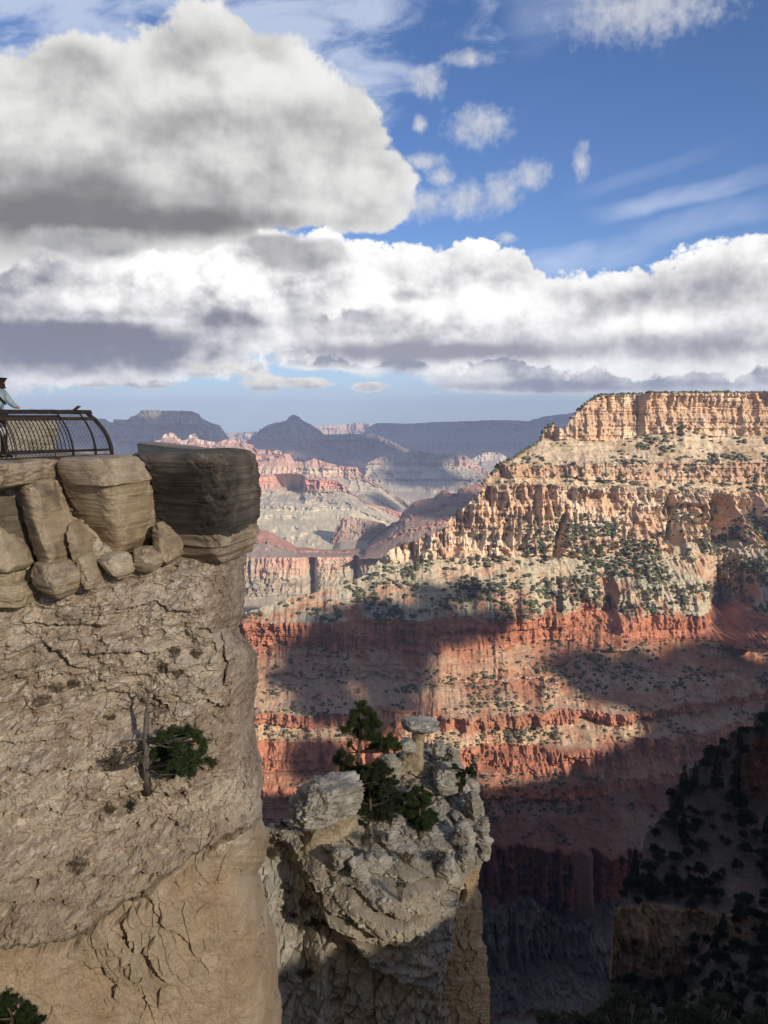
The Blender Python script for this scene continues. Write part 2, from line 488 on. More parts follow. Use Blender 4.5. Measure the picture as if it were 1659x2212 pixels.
    ga = M('MULTIPLY', ss(gn, 0.47, 0.62), ss(z, 0.0, 0.12))
    gen = mix(ga, base_sky, mix(ss(gn, 0.5, 0.75), C(.46, .45, .44), C(.20, .20, .215)))
    bgA = N('ShaderNodeBackground'); L(gen, bgA.inputs['Color']); bgA.inputs['Strength'].default_value = SK
    bgB = N('ShaderNodeBackground'); L(cur, bgB.inputs['Color']); bgB.inputs['Strength'].default_value = SK
    outside = M('MAXIMUM', M('MAXIMUM', ss(M('ABSOLUTE', az), 520, 640), ss(el, 470, 560)), ss(z, -0.02, -0.05))
    mx = N('ShaderNodeMixShader'); L(outside, mx.inputs[0]); L(bgB.outputs[0], mx.inputs[1]); L(bgA.outputs[0], mx.inputs[2])
    out = N('ShaderNodeOutputWorld'); L(mx.outputs[0], out.inputs['Surface'])
    w.cycles.sampling_method = 'NONE'
build_world()
# ------------------------------------------------------------------ strata sheets: canyon walls, buttes, rims
def strata_sheet(name, x0, x1, ncol, sky, levels, mat, amp_cliff=(20, 6), amp_slope=(10, 3), feat=90.0, ledge=(2.0, 7.0),
                 seed=0.0, sky_noise=1.0, back=((60, 3), (600, 5), (1500, -300), (1600, -1500)), band=0.12, patch=0.15, recess=None, edge_fade=0.0, wob=0.0):
    xs = np.linspace(x0, x1, ncol)
    ysk = fn(sky)(xs)
    ysk = ysk + sky_noise * fbm(np.stack([xs * 0.05, xs * 0 + seed, xs * 0], -1), 5, 0.6)
    K = len(levels)
    Y = np.stack([fn(l['y'])(xs) for l in levels])
    if wob:
        for k in range(2, K - 1):
            Y[k] += wob * fbm(np.stack([xs * .022, xs * 0 + k * 1.7 + seed, xs * 0], -1), 5, .62)
    for k in range(1, K):
        Y[k] = np.maximum(Y[k], Y[k - 1] + 0.4)
    D = []
    for k, l in enumerate(levels):
        if 'z' in l: D.append(-l['z'] / slope(Y[k]))
        else: D.append(fn(l['d'])(xs))
    D = np.stack(D)
    seg, tt = [], []
    for k in range(K - 1):
        n = levels[k]['n']
        seg += [k] * n; tt += list(np.arange(n) / n)
    seg.append(K - 2); tt.append(1.0)
    seg = np.array(seg); tt = np.array(tt)[:, None]
    yy = Y[seg] * (1 - tt) + Y[seg + 1] * tt
    clip = yy < ysk[None]
    yy = np.maximum(yy, ysk[None])
    R, C = yy.shape
    dd = np.empty_like(yy); ss = np.empty_like(yy)
    kk = np.arange(K, dtype=float)
    for j in range(C):
        dd[:, j] = np.interp(yy[:, j], Y[:, j], D[:, j])
        ss[:, j] = np.interp(yy[:, j], Y[:, j], kk)
    Vv = P(np.broadcast_to(xs, (R, C)), yy, dd)
    si = np.clip(ss.astype(int), 0, K - 2); st = ss - si
    cliffness = np.array([1.0 if l.get('kind', 'slope') == 'cliff' else 0.0 for l in levels])
    fin = np.array([l.get('fin', 1.0) for l in levels])
    def soft(a):
        v = a[si]
        ker = 5
        p = np.pad(v, ((ker, ker), (0, 0)), 'edge'); c = np.cumsum(p, 0)
        return (c[2 * ker:] - np.concatenate([np.zeros((1, C)), c[:-2 * ker - 1]], 0)) / (2 * ker + 1) if False else v
    cl = cliffness[si]; fw = fin[si]
    X, Yd, Z = Vv[..., 0], Vv[..., 1], Vv[..., 2]
    q = np.stack([X / feat, Yd / feat * 0.6, Z / (feat * 6)], -1)
    big = fbm(q, 3, 0.55, seed=seed)
    cols = fbm(np.stack([X / (feat * .33), Yd / (feat * .5), Z / (feat * 2.4)], -1), 4, 0.6, ridged=True, seed=seed + 3)
    fine = fbm(np.stack([X / (feat * .1), Yd / (feat * .12), Z / (feat * .16)], -1), 4, 0.6, seed=seed + 5)
    gul = fbm(np.stack([(X + 0.25 * Z) / (feat * .5), Yd / (feat * 1.2), Z / (feat * 1.6)], -1), 4, 0.55, ridged=True, seed=seed + 9)
    lz = Z + 2.5 * fbm(np.stack([X / (feat * 2), Yd / (feat * 2), Z * 0], -1), 2, seed=seed + 4)
    led = fbm(np.stack([lz / ledge[1], X / (feat * 3), lz * 0 + 1.5], -1), 3, 0.6, seed=seed + 7)
    fw = fw * (.35 + 1.3 * sstep(-.6, .7, fbm(np.stack([X / (feat * 2.6), Yd / (feat * 2.6), Z / (feat * 1.1)], -1), 3, .6, seed=seed + 19)))
    disp_c = -(amp_cliff[0] * (0.55 * big + 0.65 * cols) * fw + amp_cliff[1] * fine + ledge[0] * np.sign(led) * np.abs(led) ** 0.6)
    sbd = lz / (ledge[1] * 1.5) + .8 * fbm(np.stack([X / (feat * 1.2), Yd / (feat * 1.2), Z * 0 + 2], -1), 3, seed=seed + 14)
    fbd = sbd - np.floor(sbd); hbd = vnoise(np.stack([np.floor(sbd) * 1.7 + .5, X / (feat * .7), Yd / (feat * .7)], -1))
    bed = sstep(0, .5, fbd) * (1 - sstep(.88, 1, fbd)) * np.clip(hbd * 2 - .7, 0, 1)
    disp_s = -(ledge[0] * 1.5 * bed + amp_slope[0] * (0.7 * gul + 0.4 * big) * fw + amp_slope[1] * fine + 0.5 * ledge[0] * led)
    # blend cliff/slope displacement softly across the boundaries
    clb = cl.astype(float)
    for _ in range(3):
        clb[1:-1] = (clb[:-2] + clb[1:-1] * 2 + clb[2:]) / 4
    disp = disp_s * (1 - clb) + disp_c * clb
    fade = sstep(0, 1, np.minimum((np.arange(C) / max(1, C * edge_fade)), 1))[None] if edge_fade else 1.0
    if recess is not None:
        disp = disp + recess(xs[None], yy, X, Z)
    Vv[..., 1] = Yd + disp * fade
    # colour
    c0 = np.array([l['c'] for l in levels], float); c1 = np.array([l.get('c2', l['c']) for l in levels], float)
    ce = np.array([l.get('ce', l['c']) for l in levels], float)
    nb = fbm(np.stack([lz / (ledge[1] * 1.3), X / (feat * 4), lz * 0 + 9], -1), 4, 0.65, seed=seed + 1)
    npch = fbm(np.stack([X / (feat * .8), Yd / (feat * .8), Z / (feat * .45)], -1), 5, 0.62, seed=seed + 2)
    fing = fbm(np.stack([X / (feat * .22), Yd / (feat * .22), Z / (feat * 1.6)], -1), 4, .6, seed=seed + 15)
    t3 = np.where(cl > .5, st, np.clip(st * 1.05 + .42 * fing * np.sin(np.pi * np.clip(st, 0, 1)) ** .7, 0, 1))[..., None]
    base = c0[si] * (1 - t3) + ce[si] * t3
    m = sstep(-0.25, 0.45, npch + 0.4 * gul * (1 - cl))[..., None]
    col = base * (1 - m) + (c1[si] * m)
    col = col * (1 + band * 1.6 * nb * (0.35 + 0.65 * cl) + patch * 0.6 * fine)[..., None]
    # water streaks on the cliff faces
    stn = fbm(np.stack([X / (feat * .08), Yd / (feat * .3), Z / (feat * 1.5)], -1), 3, 0.6, seed=seed + 11)
    col = col * (1 - 0.35 * cl * np.clip(stn, 0, 1))[..., None]
    col = np.clip(col, 0.01, 0.8)
    # back of the crest
    rows = [Vv]; cr = [col]
    for by, bz in back:
        r = Vv[0:1].copy()
        sc = 1 + by / r[..., 1]
        zf = np.minimum(r[..., 2], r[..., 2] * sc) + np.where(ysk[None] > HOR - 20, -abs(by) * 0.6 + min(bz, 0), bz)
        r[..., 0] *= sc; r[..., 1] += by; r[..., 2] = zf
        rows.insert(0, r); cr.insert(0, col[0:1])
    nb_ = len(back)
    full = np.concatenate(rows, 0); fc = np.concatenate(cr, 0)
    me = grid_mesh(name, full, fc)
    o = link(name, me, mat)
    tag(o, kind='structure')
    return o, dict(V=Vv, cl=cl, si=si, st=st, yy=yy, xs=xs, np=npch, gul=gul, clip=clip)

M_FAR = rock_mat('far_rock', 0.03, 0.0, 0.22, 6)
M_WALL = rock_mat('canyon_rock', 0.12, 0.5, 0.28, 7, fine=0.6)

CREAM = (.52, .40, .27); TAN = (.42, .30, .19); RED = (.36, .145, .075); DRED = (.26, .10, .06); WHT = (.56, .47, .34); GRY = (.36, .32, .25)
# ---- the big wall on the right
sky_R = [(120, 1440), (440, 1365), (510, 1335), (530, 1320), (600, 1300), (700, 1275), (780, 1245), (823, 1206), (843, 1186), (870, 1178), (899, 1168), (925, 1156), (949, 1146), (975, 1120), (994, 1105), (1012, 1085), (1030, 1070), (1050, 1035), (1080, 1003),
         (1100, 992), (1125, 979), (1150, 965), (1171, 948), (1176, 930), (1186, 922), (1196, 916), (1206, 924), (1219, 926), (1230, 908), (1236, 899), (1252, 884), (1270, 868), (1292, 855), (1350, 851), (1500, 849), (1760, 848)]
lev_R = [
 dict(y=849, d=1900, n=120, kind='cliff', c=(.42, .285, .185), c2=(.49, .375, .265), fin=.9),
 dict(y=[(440, 951), (1176, 951), (1241, 949), (1327, 954), (1408, 939), (1478, 931), (1539, 944), (1659, 939), (1760, 940)], d=1880, n=70, c=(.31, .23, .15), c2=(.41, .325, .23), fin=.5),
 dict(y=[(440, 1007), (1085, 1007), (1176, 1004), (1277, 999), (1468, 999), (1629, 999), (1760, 999)], d=1800, n=45, kind='cliff', c=(.39, .25, .16), c2=(.44, .32, .22), fin=.6),
 dict(y=[(440, 1027), (1095, 1027), (1327, 1035), (1450, 1040), (1760, 1045)], d=1790, n=20, c=(.40, .28, .175), c2=(.45, .35, .235), fin=.6),
 dict(y=[(440, 1042), (1095, 1042), (1327, 1050), (1450, 1056), (1760, 1060)], d=1772, n=200, kind='cliff', c=(.44, .305, .20), c2=(.52, .42, .31), ce=(.48, .32, .21), fin=1.5),
 dict(y=[(440, 1222), (823, 1222), (900, 1215), (1014, 1203), (1150, 1198), (1220, 1200), (1302, 1201), (1377, 1188), (1443, 1193), (1470, 1171), (1569, 1171), (1760, 1175)], d=1700, n=150, c=(.42, .335, .235), c2=(.34, .30, .22), ce=(.30, .13, .075), fin=1.3),
 dict(y=[(440, 1348), (515, 1346), (634, 1343), (789, 1332), (901, 1339), (1021, 1332), (1140, 1332), (1196, 1329), (1250, 1314), (1302, 1308), (1372, 1332), (1450, 1330), (1519, 1325), (1548, 1292), (1600, 1296), (1640, 1320), (1760, 1330)], z=-378, n=80, kind='cliff', c=(.34, .145, .085), c2=(.28, .115, .07), fin=.9),
 dict(y=[(440, 1385), (515, 1385), (634, 1395), (789, 1399), (929, 1406), (1091, 1392), (1224, 1378), (1316, 1388), (1407, 1381), (1519, 1381), (1618, 1366), (1760, 1370)], z=-424, n=85, c=(.29, .135, .08), c2=(.34, .215, .14), fin=.8),
 dict(y=[(440, 1462), (557, 1462), (810, 1452), (944, 1473), (1028, 1462), (1200, 1456), (1760, 1440)], z=-462, n=10, kind='cliff', c=(.38, .24, .155), c2=(.36, .22, .14), fin=.3),
 dict(y=[(440, 1468), (557, 1468), (810, 1458), (944, 1480), (1028, 1469), (1200, 1463), (1760, 1446)], z=-465, n=80, c=(.29, .14, .085), c2=(.37, .25, .165), fin=.9),
 dict(y=[(440, 1539), (747, 1539), (887, 1539), (972, 1550), (1091, 1539), (1231, 1525), (1337, 1539), (1407, 1532), (1512, 1511), (1659, 1487), (1760, 1470)], z=-494, n=45, kind='cliff', c=(.38, .20, .125), c2=(.32, .14, .085), ce=(.30, .125, .075), fin=.7),
 dict(y=[(440, 1564), (550, 1564), (733, 1568), (950, 1582), (1056, 1571), (1161, 1567), (1238, 1548), (1337, 1557), (1407, 1552), (1512, 1531), (1659, 1507), (1760, 1492)], z=-514, n=45, c=(.30, .145, .09), c2=(.36, .25, .165), fin=.7),
 dict(y=[(440, 1600), (800, 1600), (972, 1613), (1091, 1599), (1196, 1606), (1281, 1606), (1400, 1592), (1659, 1545), (1760, 1520)], z=-535, n=85, kind='cliff', c=(.35, .155, .095), c2=(.30, .125, .075), fin=.9),
 dict(y=[(440, 1655), (800, 1660), (986, 1669), (1126, 1669), (1231, 1666), (1400, 1650), (1659, 1600), (1760, 1580)], z=-572, n=40, c=(.33, .165, .10), c2=(.28, .13, .08), fin=.5),
 dict(y=[(440, 1690), (986, 1702), (1231, 1700), (1659, 1640), (1760, 1620)], z=-588, n=20, kind='cliff', c=(.36, .16, .095), c2=(.30, .12, .07), fin=.6),
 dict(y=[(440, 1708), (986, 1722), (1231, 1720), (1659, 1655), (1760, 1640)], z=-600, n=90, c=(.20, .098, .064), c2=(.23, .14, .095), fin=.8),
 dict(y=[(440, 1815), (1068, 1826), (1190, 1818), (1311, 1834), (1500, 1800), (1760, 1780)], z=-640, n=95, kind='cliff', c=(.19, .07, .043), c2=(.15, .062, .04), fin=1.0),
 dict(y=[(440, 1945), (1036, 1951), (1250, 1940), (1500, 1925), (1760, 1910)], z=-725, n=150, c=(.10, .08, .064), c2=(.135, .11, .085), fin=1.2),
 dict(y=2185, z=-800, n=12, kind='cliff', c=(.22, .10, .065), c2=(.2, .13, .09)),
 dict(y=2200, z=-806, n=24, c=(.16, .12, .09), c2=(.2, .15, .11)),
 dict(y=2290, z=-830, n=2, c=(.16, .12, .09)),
]
def recess_R(x, y, X, Z):
    r = 0.0
    # side gully cut in the wall at the right end, deep notch in the pale cliff
    r = r + 90 * np.exp(-((x - 1560) / 24.0) ** 2) * sstep(1060, 1100, y) * (1 - sstep(1165, 1190, y))
    gx = 1203 + (1190 - y) * 0.16
    r = r + 48 * np.exp(-((x - gx) / 8.0) ** 2) * sstep(1085, 1130, y) * (1 - sstep(1195, 1215, y))
    r = r + 70 * np.exp(-((x - 1450) / 20.0) ** 2) * sstep(1070, 1110, y) * (1 - sstep(1165, 1185, y))
    r = r + 40 * np.exp(-((x - 1330) / 40.0) ** 2) * sstep(1310, 1330, y) * (1 - sstep(1390, 1410, y)) * -1
    # tower standing forward of the red cliff
    r = r - 110 * np.exp(-((x - 1590) / 38.0) ** 4) * sstep(1285, 1310, y) * (1 - sstep(1370, 1400, y))
    return r
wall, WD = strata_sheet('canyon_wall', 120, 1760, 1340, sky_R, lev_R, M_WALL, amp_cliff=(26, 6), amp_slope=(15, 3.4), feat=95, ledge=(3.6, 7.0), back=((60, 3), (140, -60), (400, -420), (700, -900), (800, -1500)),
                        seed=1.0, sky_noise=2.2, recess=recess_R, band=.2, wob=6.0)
tag(wall, 'sunlit stepped canyon wall of cream and red rock on the right', 'canyon wall')

# ---- far country
def far(name, x0, x1, sky, levels, label, nc=None, feat=140., ac=(40, 12), asl=(30, 8), ledge=(6, 22), seed=0., sn=1.0, nrow=1.0, back=((300, 0), (1500, -200), (1700, -2500)), **kw):
    for l in levels: l.setdefault('n', 30)
    o, d = strata_sheet(name, x0, x1, nc or int((x1 - x0) * 0.8) + 2, sky, levels, M_FAR, amp_cliff=ac, amp_slope=asl, band=.2, feat=feat, ledge=ledge, seed=seed, sky_noise=sn, back=back, **kw)
    tag(o, label, 'hills' if 'rim' in name or 'plain' in name else 'butte')
    return o, d
def lv(y, d, c, kind='slope', n=30, **k): return dict(y=y, d=d, c=c, kind=kind, n=n, **k)
def off(pts, dy): return [(a, b + dy) for a, b in pts]
PINK = (.40, .25, .185); FCR = (.52, .44, .31); FGY = (.37, .315, .25); FRD = (.34, .19, .135)

s = [(440, 938), (486, 934), (522, 933), (600, 930), (688, 921), (730, 917), (772, 913), (790, 914), (810, 919), (840, 930)]
far('far_rim', 440, 860, s, [lv(off(s, -2), 23000, (.5, .38, .28), 'cliff', c2=(.46, .28, .2)), lv(off(s, 22), 22800, (.36, .24, .18)), lv(1010, 20000, FGY)], 'farthest rim with a sunlit pale cliff behind the dark pointed temple', seed=3.3, feat=500, ac=(250, 40), asl=(150, 30))
s = [(790, 925), (812, 915), (825, 914), (879, 915), (938, 912), (998, 910), (1093, 907), (1135, 910), (1160, 904), (1176, 899), (1234, 892), (1330, 890)]
far('plateau_rim', 790, 1330, s, [lv(off(s, -2), 18000, (.24, .2, .16), 'cliff'), lv(off(s, 18), 17900, (.24, .18, .15)), lv(off(s, 45), 17000, (.26, .19, .16), 'cliff'), lv(off(s, 62), 16900, FRD), lv(1030, 14500, FGY)], 'long level blue rim on the horizon behind the right ridge', seed=4.3, feat=420, ac=(220, 30), asl=(160, 30), sn=.8)
s = [(-60, 885), (60, 884), (165, 885), (180, 886), (192, 897), (203, 901), (213, 904), (231, 906), (240, 912), (247, 914), (253, 906), (271, 907), (279, 906), (300, 896), (307, 888), (319, 886), (420, 888), (430, 896), (438, 904), (455, 912), (474, 919), (482, 930), (489, 940), (505, 952), (520, 964), (545, 985), (560, 1010)]
far('mesa', -60, 560, s, [lv(off(s, -3), 12200, (.26, .22, .15), 'cliff', n=10), lv([(-60, 890), (300, 891), (430, 897), (560, 1010)], 12150, (.44, .34, .25), 'cliff', c2=(.36, .26, .19)), lv([(-60, 918), (560, 924)], 12000, (.27, .2, .155)), lv(942, 11700, (.34, .2, .15), 'cliff', n=16), lv(955, 11650, (.33, .19, .145), c2=FGY), lv(1035, 10300, FRD)], 'broad flat-topped mesa rising behind the railing and the dark boulder', seed=5.1, feat=330, ac=(170, 25), asl=(160, 25))
s = [(500, 985), (540, 946), (560, 928), (575, 919), (595, 913), (617, 909), (623, 901), (629, 898), (635, 895), (640, 897), (648, 901), (655, 909), (672, 917), (688, 926), (700, 939), (760, 937), (807, 937), (840, 950), (879, 970), (932, 992), (980, 1030)]
far('butte', 500, 980, s, [lv(off(s, -2), 13600, (.24, .17, .14), 'cliff', n=25), lv(off(s, 10), 13500, (.22, .16, .14)), lv(948, 13000, (.25, .15, .12), 'cliff', n=14), lv(957, 12950, (.26, .16, .13)), lv(1010, 12000, FRD, 'cliff'), lv(1030, 11950, FGY), lv(1095, 9500, FGY)], 'dark pointed temple butte with a small summit knob', seed=6.2, feat=380, ac=(160, 30), asl=(180, 30), sn=.7)
s = [(290, 990), (313, 973), (325, 956), (349, 949), (352, 942), (358, 937), (370, 934), (380, 940), (394, 952), (405, 950), (409, 940), (423, 937), (429, 949), (450, 953), (468, 955), (474, 968), (486, 979), (520, 1000)]
far('butte', 280, 525, s, [lv(off(s, -2), 9300, (.54, .42, .32), 'cliff', c2=(.5, .34, .25), n=16), lv(off(s, 9), 9260, PINK), lv(957, 9100, (.42, .2, .13), 'cliff', n=20), lv(972, 9060, PINK), lv(1040, 8300, PINK)], 'low red butte with pale knobs in front of the mesa', seed=7.1, feat=170, ac=(60, 18), asl=(60, 12))
s = [(460, 960), (486, 949), (522, 949), (545, 962), (557, 970), (605, 973), (629, 990), (660, 1010)]
far('butte', 380, 690, s, [lv(off(s, -2), 8700, (.44, .27, .2), 'cliff', n=16), lv(off(s, 10), 8650, PINK), lv(985, 8400, (.44, .25, .17), 'cliff', n=16), lv(996, 8370, PINK), lv(1060, 7800, FCR)], 'pink stepped terrace between the mesa and the pointed temple', seed=8.4, feat=200, ac=(80, 18), asl=(70, 12))
s = [(530, 1004), (551, 1003), (600, 990), (612, 978), (626, 980), (635, 996), (655, 998), (680, 990), (700, 997), (740, 1006), (772, 1009), (780, 1018), (795, 1029), (831, 1053), (867, 1077), (900, 1110)]
far('butte', 260, 910, s, [lv(off(s, -2), 7600, PINK, 'slope', n=8), lv([(525, 1008), (772, 1010), (910, 1110)], 7500, (.46, .30, .22), 'cliff', c2=(.42, .34, .26), n=50), lv([(525, 1030), (772, 1034), (795, 1040), (831, 1062), (910, 1120)], 7420, FGY, c2=FCR), lv([(525, 1062), (800, 1068), (910, 1130)], 7050, (.36, .33, .26), 'cliff', n=10), lv([(525, 1069), (800, 1075), (910, 1135)], 7020, FCR), lv(1170, 5900, (.42, .37, .28))], 'banded butte with a long cliff above cream aprons', seed=9.5, feat=150, ac=(75, 14), asl=(60, 10))
s = [(530, 1028), (551, 1026), (605, 1024), (641, 1019), (655, 1026), (665, 1032), (700, 1034), (730, 1038), (748, 1052), (760, 1065), (795, 1083), (867, 1107), (900, 1125), (960, 1160)]
def rec_alcove(x, y, X, Z):
    return 420 * np.exp(-((x - 622) / 30.0) ** 4) * sstep(1022, 1034, y) * (1 - sstep(1062, 1092, y))
far('butte', 260, 960, s, [lv(off(s, -2), 6500, PINK, n=8), lv([(525, 1030), (650, 1034), (730, 1040), (960, 1162)], 6420, (.48, .23, .165), 'cliff', c2=(.46, .33, .25), n=60), lv([(525, 1058), (650, 1060), (745, 1062), (795, 1085), (960, 1170)], 6360, FCR, c2=FGY), lv([(525, 1092), (650, 1095), (760, 1092), (960, 1175)], 5950, (.37, .34, .26), 'cliff', n=8), lv([(525, 1098), (650, 1101), (760, 1098), (960, 1178)], 5930, (.53, .46, .32), c2=(.47, .41, .29)), lv(1210, 4700, (.47, .41, .29))], 'red-capped butte with a shadowed alcove over cream slopes', seed=10.5, feat=130, ac=(70, 12), asl=(75, 9), recess=rec_alcove)
s = [(790, 1000), (813, 991), (843, 976), (850, 980), (867, 986), (880, 974), (891, 970), (915, 976), (938, 979), (975, 980), (1005, 984), (1015, 990), (1030, 1003), (1051, 1017), (1090, 1040)]
far('butte', 790, 1100, s, [lv(off(s, -2), 10400, (.48, .34, .27), 'cliff', n=14), lv([(790, 992), (890, 984), (1000, 986), (1100, 1042)], 10300, (.46, .31, .25), 'cliff', c2=(.38, .3, .24), n=40), lv([(790, 1004), (890, 1006), (1000, 1006), (1100, 1046)], 10250, FGY, c2=FCR), lv(1034, 9700, (.33, .28, .23), 'cliff', n=10), lv(1040, 9660, FCR, c2=FGY), lv(1125, 7600, (.4, .36, .28))], 'banded butte beyond the ridge saddle, cliff over grey slopes', seed=11.5, feat=220, ac=(110, 20), asl=(110, 16))
s = [(1000, 1010), (1016, 1000), (1020, 990), (1033, 984), (1040, 979), (1075, 977), (1090, 984), (1110, 1005)]
far('butte', 1000, 1120, s, [lv(off(s, -2), 12300, (.52, .44, .36), 'cliff'), lv(off(s, 16), 12250, (.4, .34, .28)), lv(1060, 11000, FGY)], 'small whitish butte just left of the wooded ridge edge', seed=12.2, feat=200, ac=(100, 20), asl=(100, 16))
far('plain', 150, 1100, [(440, 1108), (700, 1112), (900, 1120), (1100, 1128)], [lv(1100, 6900, (.50, .43, .30)), lv(1195, 5500, (.46, .40, .285), n=90)], 'pale rolling plain on the canyon floor', seed=13.2, feat=230, ac=(60, 12), asl=(120, 16), sn=1.5)
# inner gorge ridge (brown) and the red and grey cliffs below it
s = [(700, 1190), (712, 1172), (720, 1155), (728, 1136), (736, 1120), (751, 1114), (795, 1122), (831, 1131), (845, 1150), (870, 1175)]
far('ridge', 696, 900, s, [lv(off(s, -2), 5150, (.36, .23, .17), 'cliff', c2=(.34, .27, .21), n=60), lv([(696, 1195), (736, 1168), (800, 1165), (900, 1180)], 5050, (.38, .33, .25)), lv(1205, 4600, (.36, .31, .24))], 'short brown cliff ridge above the grey shelf', seed=14.1, feat=80, ac=(34, 7), asl=(22, 4), ledge=(3, 12))
s = [(780, 1190), (800, 1165), (830, 1140), (850, 1128), (861, 1125), (868, 1108), (873, 1100), (897, 1083), (920, 1078), (938, 1074), (950, 1062), (959, 1056), (965, 1060), (974, 1066), (988, 1066), (992, 1053), (1028, 1047), (1070, 1044), (1120, 1040)]
far('ridge', 776, 1120, s, [lv(off(s, -2), 5000, (.30, .16, .115), 'cliff', n=14), lv(off(s, 8), 4950, (.30, .19, .145)), lv([(776, 1185), (880, 1112), (960, 1090), (1120, 1070)], 4750, (.33, .175, .125), 'cliff', n=14), lv([(776, 1188), (880, 1118), (960, 1098), (1120, 1080)], 4720, (.30, .20, .15)), lv([(776, 1190), (880, 1142), (960, 1122), (1120, 1110)], 4520, (.35, .19, .14), 'cliff', n=12), lv([(776, 1192), (880, 1150), (960, 1132), (1120, 1120)], 4490, (.31, .21, .155)), lv(1205, 4100, (.32, .23, .17))], 'brown stepped ridge running behind the sunlit wall', seed=15.1, feat=85, ac=(40, 8), asl=(30, 6), ledge=(4, 14))
s = [(440, 1150), (520, 1146), (557, 1143), (581, 1148), (600, 1158), (617, 1166), (641, 1181), (700, 1187), (778, 1184), (840, 1176), (900, 1160), (960, 1150)]
def rec_f(x, y, X, Z):
    return 130 * np.exp(-((x - 672) / 9.0) ** 2) * sstep(1200, 1215, y) + 110 * np.exp(-((x - 767) / 9.0) ** 2) * sstep(1195, 1210, y)
far('ridge', 150, 960, s, [lv(off(s, -2), 4750, (.35, .18, .125), n=22), lv([(440, 1168), (580, 1168), (640, 1188), (780, 1190), (960, 1165)], 4560, (.36, .19, .13), 'cliff', n=10), lv([(440, 1175), (580, 1175), (640, 1193), (780, 1194), (960, 1172)], 4530, (.33, .24, .18), n=20), lv([(440, 1207), (600, 1204), (700, 1203), (800, 1202), (960, 1200)], 4240, (.43, .235, .165), 'cliff', c2=(.42, .34, .255), ce=(.42, .30, .21), n=50), lv([(440, 1252), (600, 1248), (700, 1240), (800, 1232), (960, 1228)], 4200, (.36, .29, .21), 'cliff', c2=(.33, .285, .215), n=40), lv(1290, 4080, (.38, .31, .23), n=20), lv(1400, 3500, (.36, .3, .22))], 'red and grey cliff band with a stepped red hill on top', nc=760, seed=16.1, feat=100, ac=(36, 9), asl=(26, 6), ledge=(4, 13), recess=rec_f)

# ------------------------------------------------------------------ tower and talus fins in the side canyon, wooded spur, rim behind the camera
def lump_mesh(name, center, radii, seed, res=4, noise=0.25, freq=1.6, mat=None):
    import bmesh
    bm = bmesh.new(); bmesh.ops.create_icosphere(bm, subdivisions=res, radius=1.0)
    V = np.array([v.co[:] for v in bm.verts]); Fc = np.array([[v.index for v in f.verts] for f in bm.faces]); bm.free()
    n = fbm(V * freq + seed * 3.3, 4, 0.55)
    V = V * (1 + noise * n)[:, None] * np.array(radii) + np.array(center)
    return V, Fc

s = [(1040, 1990), (1060, 1960), (1075, 1950), (1090, 1930), (1108, 1945), (1120, 1932), (1135, 1936), (1150, 1930), (1162, 1950), (1180, 1962), (1210, 1985), (1250, 2000), (1290, 2020), (1330, 2030), (1420, 2060)]
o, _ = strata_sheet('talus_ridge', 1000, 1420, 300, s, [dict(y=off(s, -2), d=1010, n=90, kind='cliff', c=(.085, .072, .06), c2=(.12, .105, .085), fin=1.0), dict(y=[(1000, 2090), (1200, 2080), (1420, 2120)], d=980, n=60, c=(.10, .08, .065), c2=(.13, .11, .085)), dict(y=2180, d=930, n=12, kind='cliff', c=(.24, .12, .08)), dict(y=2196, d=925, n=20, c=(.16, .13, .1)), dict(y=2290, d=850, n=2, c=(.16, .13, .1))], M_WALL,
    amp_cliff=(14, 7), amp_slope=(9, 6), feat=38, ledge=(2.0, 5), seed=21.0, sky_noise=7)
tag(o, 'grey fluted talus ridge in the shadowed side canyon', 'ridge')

# wooded spur in deep shade, lower right
sky_S = [(1215, 2290), (1250, 2215), (1290, 2152), (1318, 2112), (1309, 2070), (1314, 1992), (1330, 1962), (1350, 1885), (1388, 1832), (1402, 1792), (1438, 1742), (1452, 1690), (1500, 1652), (1560, 1592), (1612, 1560), (1660, 1500), (1800, 1380)]
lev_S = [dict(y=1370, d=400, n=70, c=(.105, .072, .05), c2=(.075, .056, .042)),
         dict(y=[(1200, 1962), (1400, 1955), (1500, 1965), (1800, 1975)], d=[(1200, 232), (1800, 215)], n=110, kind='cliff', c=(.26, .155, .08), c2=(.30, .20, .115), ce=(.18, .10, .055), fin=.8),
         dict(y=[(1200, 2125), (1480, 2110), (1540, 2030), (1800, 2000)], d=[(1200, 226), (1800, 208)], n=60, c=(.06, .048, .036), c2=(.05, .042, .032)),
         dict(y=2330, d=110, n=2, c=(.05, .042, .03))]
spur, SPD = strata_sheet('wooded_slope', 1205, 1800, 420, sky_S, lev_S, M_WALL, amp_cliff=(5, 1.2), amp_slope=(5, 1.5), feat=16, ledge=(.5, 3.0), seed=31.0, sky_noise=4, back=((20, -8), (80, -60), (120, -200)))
tag(spur, 'shadowed wooded slope with a small orange cliff, lower right', 'slope')
s2 = [(1600, 1640), (1612, 1600), (1640, 1588), (1700, 1580), (1800, 1570)]
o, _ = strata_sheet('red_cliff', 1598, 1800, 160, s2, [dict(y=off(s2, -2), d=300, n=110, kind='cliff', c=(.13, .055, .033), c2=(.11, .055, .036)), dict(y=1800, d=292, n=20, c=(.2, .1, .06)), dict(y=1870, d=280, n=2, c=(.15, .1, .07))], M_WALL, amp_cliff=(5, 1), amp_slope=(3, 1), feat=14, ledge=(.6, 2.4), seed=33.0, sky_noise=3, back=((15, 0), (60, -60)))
tag(o, 'red cliff face in shade at the right edge above the trees', 'cliff')

